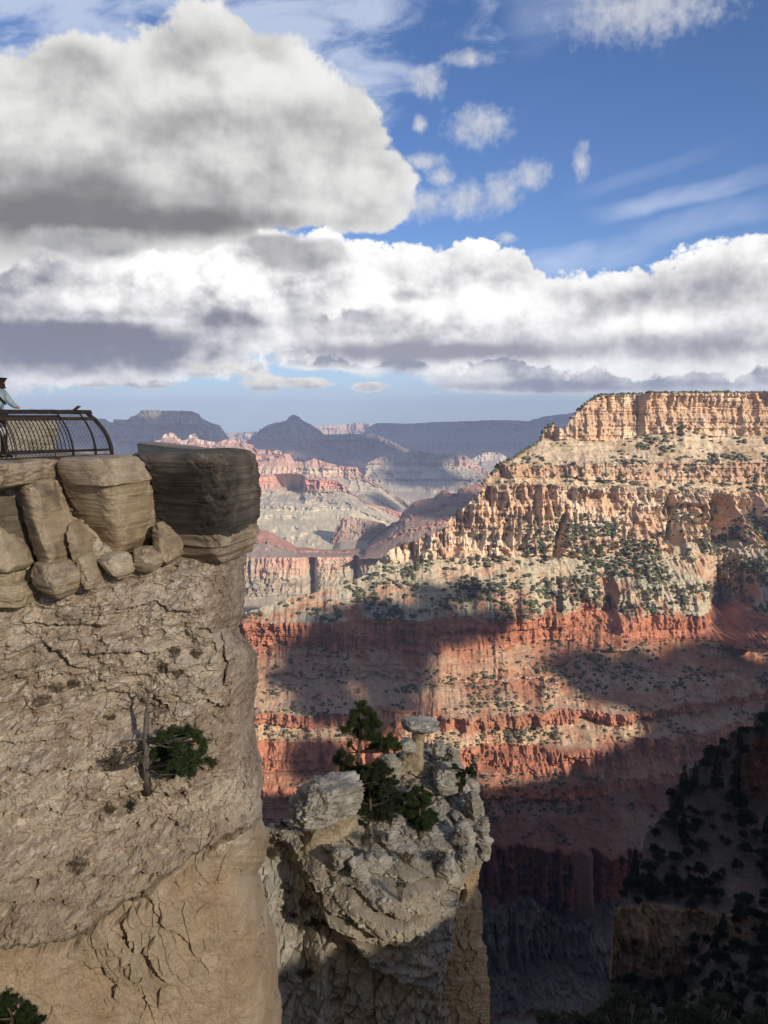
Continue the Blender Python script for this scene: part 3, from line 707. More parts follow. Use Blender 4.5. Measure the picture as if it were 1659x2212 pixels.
# rim plateau: the ground the camera stands on, running right and curving forward out of frame
bound = [(1050, 1700, 1320), (1200, 1672, 1320), (1300, 1622, 1330), (1420, 1585, 1345), (1520, 1555, 1352), (1659, 1505, 1400), (1800, 1470, 1450)]  # shadow edge points; the unseen crest is shaped to cast this edge
crest = [(-4000, 900, 10), (-400, 120, 4), (-60, 40, -1), (-14, 15, -1.0), (-8, 7, -1.2), (-3, 1, -1.6), (1, -0.6, -1.65), (4, -1, -5), (10, -1.5, -8), (16, -1.6, -5), (21, -1.6, -6), (26, -1.5, -4), (34, 0, -2.6), (50, 2, -2.2), (120, 8, -2), (300, 18, -2), (640, 34, -1)]  # dips and bumps near the camera shaped to steer shade on cliff and outcrop
for (bx, by_, bd), yc in zip(bound, (29, 47, 98, 153, 194, 278, 380)):
    q = PV(bx, by_, bd); t = (q[1] - yc) / -SUN[1]
    c = q + SUN * t
    crest.append((c[0], c[1], c[2]))
lx = crest[-1]
crest += [(lx[0] + 250, lx[1] + 500, lx[2] + 20), (lx[0] + 700, lx[1] + 1200, 60)]
cr = np.array(crest)
print('crest', [tuple(int(v) for v in c) for c in crest])
tt = np.linspace(0, len(cr) - 1, 900)
cc = np.stack([np.interp(tt, np.arange(len(cr)), cr[:, i]) for i in range(3)], -1)
rows = []
for (dy, dz) in ((260, -620), (120, -330), (40, -160), (6, -40), (1.2, -8), (.25, -.8), (0, 0), (-3, .05), (-30, .6), (-300, 3), (-2000, 10), (-3500, 15)):
    r = cc.copy(); near = sstep(60, 300, np.abs(cc[:, 0]))
    k = lerp(0.15, 1.0, near) if dy > 0 else 1.0
    r[:, 1] += dy * k + (0 if dy > -20 else 0); r[:, 2] += dz
    amp = 0.25 * min(abs(dz) * 0.3 + 0.3, 12)
    r[:, 2] += amp * fbm(r / max(3.0, amp * 8), 3) * (1 if abs(dz) > 2 else 0.3)
    rows.append(r)
RV = np.stack(rows)
rc = np.broadcast_to(np.array((.34, .27, .19)), RV.shape)
rim = link('rim_ground', grid_mesh('rim_ground', RV[::-1].copy(), rc), M_WALL); tag(rim, kind='structure')
# one base sheet so that nothing is open below
g = np.stack(np.meshgrid(np.linspace(-31900, 31900, 40), np.linspace(-7900, 25900, 40), indexing='ij') + [np.full((40, 40), -1500.0)], -1)
fl = link('canyon_floor', grid_mesh('canyon_floor', g[::-1].copy(), np.broadcast_to(np.array((.33, .27, .2)), g.shape)), M_FAR); tag(fl, kind='structure')

# ------------------------------------------------------------------ clouds overhead and behind the camera out of view, placed to cast shade on the canyon
mc, nt, b = new_mat('cloud_white')
b.inputs['Base Color'].default_value = (.85, .85, .85, 1)
mv = bpy.data.materials.new('thin_shade_cloud'); mv.use_nodes = True
nt = mv.node_tree; b = nt.nodes['Principled BSDF']; b.inputs['Base Color'].default_value = (.85, .85, .85, 1); b.inputs['Roughness'].default_value = 1
tr = nt.nodes.new('ShaderNodeBsdfTransparent'); mx = nt.nodes.new('ShaderNodeMixShader'); mx.inputs[0].default_value = 0.47
nt.links.new(tr.outputs[0], mx.inputs[1]); nt.links.new(b.outputs[0], mx.inputs[2]); nt.links.new(mx.outputs[0], nt.nodes['Material Output'].inputs['Surface'])
def cloud(lumps, t, flat, seed, mat=mc):
    Vs, Fs, n = [], [], 0
    for i, (px, py, d, r) in enumerate(lumps):
        c = PV(px, py, d) + SUN * t
        V, Fc = lump_mesh('', c, (r, r * 1.1, r * flat), seed + i * 1.7, 3, 0.35)
        Vs.append(V); Fs.append(Fc + n); n += len(V)
    me = raw_mesh('cloud', np.concatenate(Vs), np.concatenate(Fs))
    return tag(link('cloud', me, mat), kind='structure')
VEIL_T = 2600
cloud([(520, 1560, 22, 150)], VEIL_T, .8, 2.0, mv)  # unseen thin cloud added to dim and soften sun on the near cliff
cloud([(700, 1450, 1440, 50), (870, 1440, 1450, 56), (910, 1400, 1460, 50), (860, 1500, 1420, 40), (700, 1520, 1400, 52), (740, 1420, 1450, 66), (690, 1640, 1330, 46), (800, 1350, 1500, 66), (880, 1330, 1500, 62), (960, 1345, 1500, 58), (1040, 1335, 1500, 50), (1120, 1330, 1500, 40), (790, 1560, 1380, 40), (990, 1270, 1560, 36), (1080, 1255, 1570, 30)], 3100, .8, 5.0)
cloud([(1290, 1440, 1460, 40), (1350, 1480, 1430, 50), (1340, 1420, 1470, 40), (1440, 1510, 1400, 56), (1530, 1520, 1390, 60), (1672, 1130, 1720, 38), (1680, 1190, 1700, 42), (1684, 1260, 1620, 40), (1690, 1340, 1560, 48), (1480, 1440, 1450, 60), (1580, 1450, 1450, 70), (1660, 1420, 1450, 70), (1400, 1460, 1450, 36), (1700, 1480, 1420, 90)], 3300, .8, 6.0)  # lumps past the right edge are added to darken that end of the wall
cloud([(640, 950, 13200, 700), (560, 960, 13000, 520), (740, 960, 13000, 700), (850, 975, 12600, 620), (930, 990, 12000, 480), (700, 1005, 11500, 520), (800, 1020, 11300, 520), (620, 905, 13500, 380), (880, 1040, 9900, 380)], 22500, .6, 8.0)
cloud([(880, 950, 17500, 1100), (1000, 950, 17500, 1300), (1120, 950, 17500, 1300), (1240, 950, 17500, 1300), (1330, 940, 17800, 1300), (830, 930, 17900, 700)], 27000, .6, 12.0)
cloud([(400, 925, 12000, 520), (350, 950, 11700, 420), (455, 940, 11800, 420), (100, 930, 12000, 900), (200, 940, 11900, 650), (250, 950, 11800, 420), (300, 975, 11400, 380)], 21000, .6, 15.0)
cloud([(1650, 1660, 300, 55), (1600, 1600, 330, 50), (1500, 1750, 290, 60), (1420, 1900, 240, 55), (1600, 1850, 240, 60)], 2700, .8, 21.0)  # unseen cloud added to keep the red cliff and wooded slope in shade
cloud([(890, 1130, 5000, 110), (930, 1110, 4950, 120), (850, 1160, 5000, 90), (800, 1150, 5100, 70), (960, 1090, 4950, 90)], 9000, .7, 24.0)  # unseen cloud added to darken the right side of the brown ridges
cloud([(900, 1085, 7600, 230), (960, 1090, 7700, 260), (840, 1080, 7000, 200), (1010, 1080, 7800, 240)], 16000, .6, 18.0)

# ------------------------------------------------------------------ air
import bmesh as _bm
bm = _bm.new(); _bm.ops.create_cube(bm, size=1.0)
me = bpy.data.meshes.new('haze'); bm.to_mesh(me); bm.free()
hz = link('haze', me); hz.scale = (64100, 34000, 1940); hz.location = (0, 9000, -1501 + 970)
tag(hz, kind='stuff'); hz['label'] = 'thin bluish air over the canyon'
mh = bpy.data.materials.new('haze_air'); mh.use_nodes = True; nt = mh.node_tree
for n in list(nt.nodes): nt.nodes.remove(n)
ho = nt.nodes.new('ShaderNodeOutputMaterial'); hv = nt.nodes.new('ShaderNodeVolumePrincipled')
hv.inputs['Color'].default_value = (.50, .62, .93, 1); hv.inputs['Density'].default_value = 4.6e-5; hv.inputs['Anisotropy'].default_value = 0.0
nt.links.new(hv.outputs[0], ho.inputs['Volume'])
me.materials.append(mh)
# ------------------------------------------------------------------ near cliff
M_NEAR = rock_mat('limestone', 2.2, 0.035, 0.24, 9, fine=22.0)
M_BLOCK = rock_mat('caprock', 2.6, 0.02, 0.20, 8, fine=26.0)
def inorm(q): return q / np.linalg.norm(q)

edge_L = PL([(990, 505), (1150, 520), (1205, 531), (1254, 528), (1310, 526), (1335, 524), (1353, 513), (1378, 524), (1397, 546), (1426, 553), (1466, 555), (1509, 546), (1564, 549), (1655, 567), (1691, 567), (1720, 562), (1753, 564), (1780, 570), (1807, 578), (1861, 570), (1887, 555), (1914, 567), (1982, 582), (2028, 597), (2119, 605), (2212, 608), (2320, 612)])
lip = PL([(-200, 2075), (0, 2043), (114, 2032), (171, 2013), (236, 1963), (285, 1933), (335, 1910), (380, 1872), (418, 1842), (494, 1804), (563, 1758), (640, 1735)])
CREASES = [([(-20, 1476), (60, 1462), (110, 1444)], 13, .22, .10), ([(84, 1386), (130, 1412), (178, 1446)], 16, .28, .12), ([(190, 1408), (260, 1398), (330, 1402), (390, 1390)], 9, .14, .07),
           ([(180, 1512), (230, 1506), (290, 1520)], 10, .16, .08), ([(330, 1508), (365, 1518), (372, 1540)], 9, .18, .07), ([(-20, 1664), (60, 1668), (120, 1656), (200, 1662)], 14, .20, .10),
           ([(-20, 1610), (80, 1600), (190, 1604)], 9, .13, .06), ([(370, 1556), (440, 1530), (520, 1512)], 10, .16, .08), ([(430, 1352), (470, 1360), (520, 1352)], 11, .22, .10), ([(40, 1340), (110, 1352), (170, 1346)], 9, .14, .06),
           ([(440, 1502), (500, 1520), (540, 1512)], 10, .20, .10), ([(-20, 1760), (90, 1748), (180, 1766)], 11, .15, .07), ([(200, 1800), (300, 1790), (420, 1770)], 13, .18, .09), ([(-20, 1840), (60, 1850), (150, 1842)], 12, .16, .08),
           ([(250, 1310), (330, 1300), (420, 1312)], 9, .13, .06), ([(380, 1640), (450, 1650), (540, 1640)], 11, .15, .08), ([(-20, 1950), (90, 1938), (190, 1950)], 13, .18, .08), ([(200, 1890), (270, 1882), (340, 1878)], 12, .18, .08)]
def near_cliff():
    R, Cc = 1150, 640
    ys = np.linspace(995, 2300, R)[:, None]
    u = np.linspace(0, 1, Cc)[None]
    xe = edge_L(ys) + 5 * fbm(np.stack([ys * .03, ys * 0, ys * 0 + 4], -1), 5, .65)
    x0 = -150.0
    x = x0 + u * (xe - x0)
    y = np.broadcast_to(ys, x.shape)
    lipn = lip(x) + 14 * fbm(np.stack([x * .02, y * 0, x * 0], -1), 4, .6)
    sm = sstep(-8, 16, y - lipn)
    d = 16.7 + 2.3 * x / 560
    belly = np.interp(y, [995, 1060, 1215, 1240, 1300, 1450, 1600, 1750, 1860, 1990, 2050, 2300], [.55, .55, .5, .3, .15, .1, -.05, -.3, -.55, -.75, -.7, -.4])
    belly = belly + 2.2 * sstep(250, 330, x) * sstep(1215, 1160, y)
    below = lerp(.55, .15, sstep(1800, 2300, y))
    d = d + np.where(True, lerp(belly, below, sm), 0)
    t = np.clip((x - (xe - 100)) / 100, 0, 1)
    d = d + 2.6 * (1 - np.sqrt(np.clip(1 - t ** 2.4, 0, 1)))
    V = P(x, y, d)
    X, Y, Z = V[..., 0], V[..., 1], V[..., 2]
    zt = Z - .16 * X
    p = np.stack([X, Y, zt], -1)
    pw = p + .09 * np.stack([fbm(p * 1.5, 3, seed=1), fbm(p * 1.5, 3, seed=2), .5 * fbm(p * 1.5, 3, seed=3)], -1)
    big = fbm(pw * np.array([.55, .5, .8]), 4, .55, seed=4)
    led = fbm(np.stack([pw[..., 0] * .8, pw[..., 1] * .5, pw[..., 2] * 3.4], -1), 5, .6, seed=5)
    fine = fbm(p * np.array([7, 7, 9.]), 4, .62, seed=6)
    F1, F2, ID = worley(p * np.array([4.6, 4.6, 7.5]) + .22 * fbm(p * 6, 3, seed=17)[..., None], 1)
    knob = np.clip(F1, 0, 1)
    N1, N2, NID = worley(p * np.array([10., 10., 15.]) + .25 * fbm(p * 12, 2, seed=18)[..., None], 11); knob2 = np.clip(N1, 0, 1)
    sb = zt / .55 + .8 * fbm(np.stack([X * .5, Y * .4, zt * .4], -1), 3, seed=16)
    fb = sb - np.floor(sb); hb = vnoise(np.stack([np.floor(sb) * 1.37 + .5, X * .8, Y * .5], -1))
    bed = sstep(0, .3, fb) * (1 - sstep(.85, 1, fb)) * (hb * 2 - .4)
    G1, G2, GID = worley(pw * np.array([1.0, .8, 2.1]), 2)
    crack = 1 - sstep(0, .07, G2 - G1)
    cm = sstep(-.1, .5, fbm(p * .5, 3, seed=8))
    pit = sstep(.35, .8, fbm(pw * np.array([3.0, 3.0, 5.5]), 4, .6, seed=9))
    a = math.radians(28); ca, sa = math.cos(a), math.sin(a)
    al = X * sa * -1 + Z * ca; ac = X * ca + Z * sa
    L1, L2, LID = worley(np.stack([ac * 1.1, al * .8, Y * .4], -1) + .3 * fbm(p * .8, 3, seed=12)[..., None], 4)
    rough = -.36 * big - .085 * np.sign(led) * np.abs(led) ** .55 + .05 * knob - .05 * (ID - .5) - .035 * (NID - .5) + .02 * knob2 - .065 * fine + .04 * crack * cm + .075 * pit - .04 * (GID - .5) - .09 * bed - .06 * (LID - .5)
    # smooth lower wall with slabby fracture zone
    sh = np.exp(-(((x - 300) / 115) ** 2 + ((y - 2035) / 125) ** 2) ** 1.5)
    H1, H2, HID = worley(np.stack([ac * 3.1, al * .75, Y * .6], -1) + .25 * fbm(p * 1.3, 3, seed=11)[..., None], 3)
    scr = 1 - sstep(0, .09, H2 - H1)
    lcr = (1 - sstep(0, .03, L2 - L1)) * sstep(.1, .5, fbm(p * .7, 3, seed=13))
    smooth = -.14 * big - .035 * fbm(p * 1.6, 4, .55, seed=14) - .012 * fine + .035 * pit * sstep(0, .5, big) + .10 * lcr - .02 * led + sh * (-.62 * (HID - .35) + .10 * scr - .14)
    dsp = lerp(rough, smooth - .03 * (ID - .5) - .02 * (NID - .5), sm)
    # dark recess right under the lip
    dsp = dsp + .30 * np.exp(-((y - lipn - 16) / 13.0) ** 2) * sstep(-50, 60, 500 - x) * sstep(-.6, .4, fbm(p * .9, 2, seed=15) + .2)
    # shallow alcove behind the small tree, small cave hole
    dsp = dsp + .28 * np.exp(-(((x - 300) / 60) ** 2 + ((y - 1530) / 34) ** 2)) + .5 * np.exp(-(((x - 70) / 9) ** 2 + ((y - 1909) / 13) ** 2) ** 2)
    for pts, wd, A, Bu in CREASES:
        pa = np.array(pts, float)
        yl = np.interp(x, pa[:, 0], pa[:, 1]) + 7 * fbm(np.stack([x * .035, x * 0 + pa[0, 1], x * 0], -1), 4, .65)
        win = sstep(pa[0, 0] - 12, pa[0, 0] + 22, x) * sstep(pa[-1, 0] + 12, pa[-1, 0] - 22, x)
        dy = y - yl
        dsp = dsp + win * (A * np.exp(-np.clip(dy / wd, 0, 9) ** 1.5) * sstep(-1.5, 1.5, dy) - Bu * np.exp(-(np.minimum(dy, 0) / (wd * 2.2)) ** 2) * sstep(1.5, -1.5, dy))
    fx = 480 + 5 * fbm(np.stack([y * .03, y * 0, y * 0 + 8], -1), 4)
    dsp = dsp + .32 * np.exp(-((x - fx) / 5.0) ** 2) * sstep(1350, 1375, y) * sstep(1490, 1465, y)
    fade = 1 - .25 * sstep(.9, 1, t)
    V[..., 1] += dsp * fade
    # colour
    cA, cB, cC, cD = map(np.array, ((.54, .455, .345), (.38, .30, .22), (.17, .132, .10), (.66, .60, .51)))
    m1 = sstep(-.5, .6, fbm(pw * np.array([1.1, 1.1, 2.2]), 5, .62, seed=21))[..., None]
    m2 = sstep(.0, .75, fbm(pw * np.array([2.2, 2.2, 5.0]), 5, .65, seed=22))[..., None]
    m3 = sstep(.15, .7, fbm(p * np.array([9, 9, 12.]), 3, .75, seed=23))[..., None]
    colr = lerp(lerp(cB, cA, m1), cC, .65 * m2 * (1 - .4 * m1))
    colr = lerp(colr, cD, .75 * m3)
    m4 = sstep(.2, .7, fbm(p * np.array([11, 11, 17.]), 3, .75, seed=29))[..., None]
    colr = lerp(colr, cC, .5 * m4)
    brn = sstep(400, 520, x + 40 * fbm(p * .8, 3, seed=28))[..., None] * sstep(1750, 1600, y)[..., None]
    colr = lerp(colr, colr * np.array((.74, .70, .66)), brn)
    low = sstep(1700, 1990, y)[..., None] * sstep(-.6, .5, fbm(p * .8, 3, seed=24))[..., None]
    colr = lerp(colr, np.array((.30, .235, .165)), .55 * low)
    sA, sB, sC = map(np.array, ((.42, .33, .225), (.36, .265, .17), (.47, .39, .28)))
    n4 = sstep(-.5, .6, fbm(p * np.array([.9, .9, .7]), 4, .6, seed=25))[..., None]
    n5 = sstep(.0, .8, fbm(p * np.array([1.7, 1.7, 2.5]), 4, .6, seed=26))[..., None]
    cols = lerp(lerp(sA, sB, n4), sC, .5 * n5)
    cols = lerp(cols, np.array((.42, .345, .25)), (.5 * sh)[..., None])
    smc = sstep(-55, 75, y - lipn + 60 * fbm(p * .9, 4, .6, seed=27))
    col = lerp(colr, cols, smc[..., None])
    # the wall turns the corner and runs back
    ext = []
    ec = []
    for k, (bx, bd) in enumerate(((-2, .5), (-8, 1.5), (-20, 4), (-60, 9), (-200, 16))):
        e = P(x[:, -1] + bx * (1 + bd * .02), y[:, -1], d[:, -1] + bd)
        e[..., 2] = V[:, -1, 2]
        e[..., 0] = V[:, -1, 0] + bx / F * 18 - bd * .34
        ext.append(e[:, None]); ec.append(col[:, -1:])
    V = np.concatenate([V] + ext, 1); col = np.concatenate([col] + ec, 1)
    # top rows run back under the caprock
    top = V[0:1].copy(); top[..., 1] += 3.0
    V = np.concatenate([top, V], 0); col = np.concatenate([col[0:1], col], 0)
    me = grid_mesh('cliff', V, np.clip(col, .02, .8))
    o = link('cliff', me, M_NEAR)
    tag(o, 'rough pale limestone cliff face on the left below the railing', 'cliff', kind='structure')
    return dict(V=V[1:, :Cc], x=x, y=y)
NC = near_cliff()
def on_near(px, py, off_=0.0):
    i = int(np.argmin(np.abs(NC['y'][:, 0] - py))); j = int(np.argmin(np.abs(NC['x'][i] - px)))
    q = NC['V'][i, j].copy(); q[1] -= off_
    return q

# ------------------------------------------------------------------ lofted boulders
def loft(name, edges, d, th, mat, n=4.0, rot=0.0, tilt=0.0, rows=90, cols=150, amp=.05, freq=1.6, ledge=(.012, 14.0), crack=0.0, cfreq=1.4, knob=0.0, kfreq=5.0,
         ca=(.46, .37, .26), cb=(.36, .28, .19), cs=None, stain=None, seed=0.0, shift=(), bulge=0.0, ztilt=0.0, label=None, cat='boulder', group=None, kind=None, captop=.9, facets=7, jag=3.0, fac=(.72, .9), grow=0.0):
    e = np.array(edges, float)
    y0, y1 = e[0, 0], e[-1, 0]
    yy = np.linspace(y0, y1, rows)
    xl = np.interp(yy, e[:, 0], e[:, 1]); xr = np.interp(yy, e[:, 0], e[:, 2])
    xl = xl - grow; xr = xr + grow * .6
    jn = np.stack([yy * .06, yy * 0 + seed * 3.1, yy * 0], -1)
    xl = xl + jag * fbm(jn, 4, .65); xr = xr + jag * fbm(jn + 31.7, 4, .65)
    ang = np.linspace(0, 2 * math.pi, cols, endpoint=False)
    c, s = np.cos(ang), np.sin(ang)
    ex = np.sign(c) * np.abs(c) ** (2 / n); ey = np.sign(s) * np.abs(s) ** (2 / n)
    cr_, sr_ = math.cos(rot), math.sin(rot)
    rx, ry = ex * cr_ - ey * sr_, ex * sr_ + ey * cr_
    rx = (rx - (rx.max() + rx.min()) / 2) / ((rx.max() - rx.min()) / 2); ry = ry / np.abs(ry).max()
    V = np.zeros((rows, cols, 3))
    for i, yv in enumerate(yy):
        t = (yv - y0) / (y1 - y0)
        dc = d + tilt * t - bulge * math.sin(math.pi * t)
        L_, R_ = P(xl[i], yv, dc), P(xr[i], yv, dc)
        mid = (L_ + R_) / 2; hw = (R_[0] - L_[0]) / 2
        zf = P((xl[i] + xr[i]) / 2, yv, dc - th * .5)[2]
        V[i, :, 1] = dc + th * ry * min(1, .25 + hw / (abs(np.max(xr - xl)) / F * d * .5 + 1e-6) * .75)
        mx, hx = mid[0], hw
        for _ in range(4):                      # widen until the row really spans the traced outline
            sl = (mx + hx * rx) / V[i, :, 1]
            a0, a1 = (xl[i] - CX) / F, (xr[i] - CX) / F
            hx *= (a1 - a0) / max(1e-6, sl.max() - sl.min())
            sl = (mx + hx * rx) / V[i, :, 1]
            mx += ((a0 + a1) - (sl.max() + sl.min())) / 2 * dc
        V[i, :, 0] = mx + hx * rx
        V[i, :, 2] = zf + ztilt * (V[i, :, 0] - mx)
    # caps
    def cap(row, up):
        out = []
        cen = row.mean(0)
        for k, (sc, h) in enumerate(((.985, .012), (.95, .028), (.86, .04), (.7, .05), (.5, .055), (.3, .058), (.1, .06), (.0, .06))):
            r = cen + (row - cen) * sc
            r[:, 2] = row[:, 2] * sc + cen[2] * (1 - sc) + up * h * captop
            out.append(r)
        return out
    V = np.concatenate([np.array(cap(V[0], 1)[::-1]), V, np.array(cap(V[-1], -1))], 0)
    cen = V.mean((0, 1))
    rf = np.random.default_rng(int(seed * 13) + 1)
    for _ in range(facets):                     # flat broken faces
        nv = rf.normal(size=3) * np.array([1, 1, .8]); nv[1] = -abs(nv[1]) if rf.random() < .7 else nv[1]; nv /= np.linalg.norm(nv)
        h = (V - cen) @ nv; lim = h.max() * rf.uniform(*fac)
        V = V - np.maximum(h - lim, 0)[..., None] * nv * .92
    nr = V - cen * np.array([1, 1, 0]) - np.array([0, 0, 1]) * V[..., 2:3]
    nr = nr / (np.linalg.norm(nr, axis=-1, keepdims=True) + 1e-6)
    p = V + seed * 5.3
    big = fbm(p * freq, 4, .55, seed=seed)
    zt = p[..., 2] - .1 * p[..., 0] + .06 * fbm(p * 1.3, 2, seed=seed + 2)
    led = fbm(np.stack([p[..., 0] * 2.2, p[..., 1] * 2.2, zt * ledge[1]], -1), 4, .65, seed=seed + 1) * (.4 + 1.2 * sstep(-.4, .5, fbm(p * 1.1, 3, seed=seed + 17)))
    fin = fbm(p * freq * 7, 3, .6, seed=seed + 3)
    pt = sstep(.2, .8, fbm(p * np.array([4, 4, 8.]), 4, .65, seed=seed + 14)) * sstep(-.2, .5, fbm(p * .9, 2, seed=seed + 15))
    disp = amp * big + .6 * ledge[0] * led + amp * .22 * fin - (.03 if not knob else 0) * pt
    if crack:
        F1, F2, ID = worley(p * np.array([cfreq, cfreq, cfreq * 1.3]) + .2 * fbm(p * 2, 3)[..., None], 5)
        disp = disp - crack * (1 - sstep(0, .06, F2 - F1)) + crack * .8 * (ID - .5)
    if knob:
        K1, K2, KI = worley(p * np.array([kfreq, kfreq, kfreq * 1.5]) + .35 * fbm(p * 2.5, 3)[..., None], 6)
        disp = disp + knob * .45 * (.5 - K1) + knob * .8 * (KI - .5) - knob * .15 * (1 - sstep(0, .12, K2 - K1))
        rg = fbm(p * np.array([kfreq * .7, kfreq * .7, kfreq * 1.9]), 4, .6, ridged=True, seed=seed + 12)
        disp = disp + knob * .55 * rg
    capf = np.ones(len(V)); capf[:8] = np.linspace(0, 1, 8); capf[-8:] = np.linspace(1, 0, 8)
    V = V + nr * (disp * capf[:, None])[..., None]
    V[..., 2] += .35 * disp * (1 if knob or amp > .03 else .5)
    m = sstep(-.4, .6, fbm(p * np.array([1.3, 1.3, 2.6]), 4, .6, seed=seed + 6))[..., None]
    m2 = sstep(0., .8, fbm(np.stack([p[..., 0] * 5, p[..., 1] * 5, zt * 9], -1), 5, .72, seed=seed + 7))[..., None]
    m5 = sstep(.1, .8, fbm(p * 9, 3, .75, seed=seed + 13))[..., None]
    col = lerp(np.array(cb), np.array(ca), m) * (1 - .30 * m2) * (1 + .22 * m5)
    if stain is not None:
        # dark desert-varnish streaks running down the face
        st = fbm(np.stack([p[..., 0] * 3.2, p[..., 1] * 3.2, p[..., 2] * .45], -1), 4, .6, seed=seed + 8)
        hgt = np.concatenate([np.zeros(8), np.linspace(0, 1, rows), np.ones(8)])[:, None]
        k = np.clip(stain[1] * sstep(stain[2], stain[3], st + stain[4] * hgt), 0, 1)[..., None]
        col = lerp(col, np.array(stain[0]), k)
    if cs is not None:
        # varnish and painted shade on the rock's -x side, with a ragged border
        k = cs[1] * (.82 + .3 * fbm(p * np.array([2, 2, 5.]), 4, .65, seed=seed + 16)).clip(0, 1) * sstep(-.18, .18, cs[2] - rx[None] + .28 * fbm(p * 1.5, 4, .6, seed=seed + 9) + 0 * disp) * sstep(.5, -.3, ry[None] + 0 * disp)
        k = k * np.concatenate([np.zeros(8), sstep(.02, .16, np.linspace(0, 1, rows)), np.ones(8)])[:, None]
        col = lerp(col, np.array(cs[0]), k[..., None])
    me = grid_mesh(name, V, np.clip(col, .015, .8), wrap=True)
    o = link(name, me, mat)
    tag(o, label, cat, group, kind)
    return o
VAR = (.075, .066, .055); BRN = (.17, .125, .085)
CAPG = 'caprock blocks along the cliff top'
# dark overhanging boulder
loft('boulder', [(981, 288, 546), (990, 286, 555), (1010, 292, 559), (1035, 300, 562), (1062, 308, 563), (1095, 314, 560), (1125, 320, 556), (1144, 326, 553), (1154, 332, 551)], 20.0, 1.75, M_BLOCK, n=7, rot=math.radians(-15), tilt=.25, rows=150, cols=260, amp=.11, freq=1.1, ledge=(.025, 6.0), crack=.04, cfreq=1.1,
     ca=(.19, .165, .13), cb=(.12, .10, .08), cs=((.030, .027, .024), .97, .60), stain=((.08, .07, .055), .7, -.1, .5, .25), seed=1.0, ztilt=0.0, label='dark varnished square boulder overhanging the right end of the cliff top', group=CAPG, facets=1, fac=(.95, .97), grow=0)
loft('rock_ledge', [(1150, 346, 549), (1162, 352, 553), (1172, 352, 553), (1176, 358, 546), (1190, 362, 546), (1196, 366, 540), (1208, 378, 538)], 20.0, 1.5, M_BLOCK, n=6, rot=math.radians(-22), tilt=-.1, amp=.10, freq=1.7, ledge=(.05, 8), crack=.07, cfreq=1.7, ca=(.36, .29, .20), cb=(.24, .18, .125), seed=2.0, label='brown layered ledge directly under the dark overhanging boulder', cat='rock ledge', group=CAPG, facets=3, fac=(.86, .96), grow=4)
# big tan block
loft('boulder', [(994, 128, 296), (1010, 130, 309), (1030, 132, 318), (1044, 136, 324)], 18.1, 1.25, M_BLOCK, n=7, rot=math.radians(-20), rows=60, cols=220, amp=.035, freq=1.6, ledge=(.02, 14), ca=(.47, .38, .26), cb=(.38, .29, .19), stain=((.17, .12, .08), .6, .15, .7, .0), seed=3.0, label='flat tan slab on top of the big rounded block beside the railing end', group=CAPG, facets=3, fac=(.86, .96), grow=4)
loft('boulder', [(1040, 136, 325), (1060, 140, 331), (1098, 150, 333), (1130, 166, 332), (1150, 182, 331), (1170, 188, 328), (1186, 192, 322), (1196, 204, 312)], 18.15, 1.2, M_BLOCK, n=7, rot=math.radians(-22), tilt=.75, rows=130, cols=240, amp=.06, freq=1.2, ledge=(.018, 12), ca=(.47, .375, .245), cb=(.38, .285, .18), cs=((.19, .145, .10), .75, -.25), stain=((.20, .145, .095), .5, .2, .7, -.2), seed=4.0, label='big tan block with a rounded belly, left of the dark overhanging boulder', group=CAPG, facets=1, fac=(.96, .97), grow=1)
# left column and slabs
loft('boulder', [(1002, -160, 122), (1020, -165, 124), (1045, -165, 118), (1056, -160, 60)], 17.2, 1.2, M_BLOCK, n=4, rot=math.radians(-10), rows=60, cols=260, amp=.06, freq=1.5, ledge=(.04, 9), crack=.05, cfreq=1.1, ca=(.47, .39, .27), cb=(.36, .285, .195), stain=((.15, .12, .09), .7, .1, .6, .2), seed=5.0, label='long layered slab under the left part of the railing', cat='boulder', group=CAPG, facets=3, fac=(.86, .96), grow=4)
loft('boulder', [(1046, 48, 118), (1075, 50, 130), (1120, 52, 146), (1160, 60, 158), (1195, 70, 162), (1215, 78, 156), (1226, 92, 146)], 17.15, .8, M_BLOCK, n=9, rot=math.radians(-26), tilt=.3, rows=120, cols=160, amp=.05, freq=1.5, ledge=(.015, 10), ca=(.47, .38, .255), cb=(.36, .275, .18), cs=((.17, .135, .095), .8, -.35), stain=((.12, .095, .07), .75, .25, .6, -.1), seed=6.0, label='tall leaning tan column with dark streaks, third block from the right', group=CAPG, facets=6, fac=(.82, .94), grow=4)
loft('boulder', [(1052, -150, 54), (1090, -150, 56), (1130, -140, 66), (1180, -130, 80), (1222, -120, 92)], 17.35, .9, M_BLOCK, n=5.5, rot=math.radians(-18), rows=110, cols=160, amp=.08, freq=1.4, ledge=(.03, 9), crack=.03, ca=(.33, .27, .19), cb=(.25, .20, .14), stain=((.11, .09, .07), .6, -.2, .5, 0), seed=7.0, label='shadowed brown wall block at the left edge below the layered slab', group=CAPG, facets=6, fac=(.82, .94), grow=4)
loft('boulder', [(1118, -70, 8), (1150, -70, 30), (1190, -70, 48), (1222, -70, 57), (1232, -60, 50)], 16.9, .55, M_BLOCK, n=5.5, rot=math.radians(-15), rows=80, cols=130, amp=.05, freq=1.7, ledge=(.02, 9), ca=(.47, .39, .27), cb=(.36, .29, .2), seed=8.0, label='sloping tan wedge at the left edge of the picture', group=CAPG, facets=6, fac=(.82, .94), grow=9)
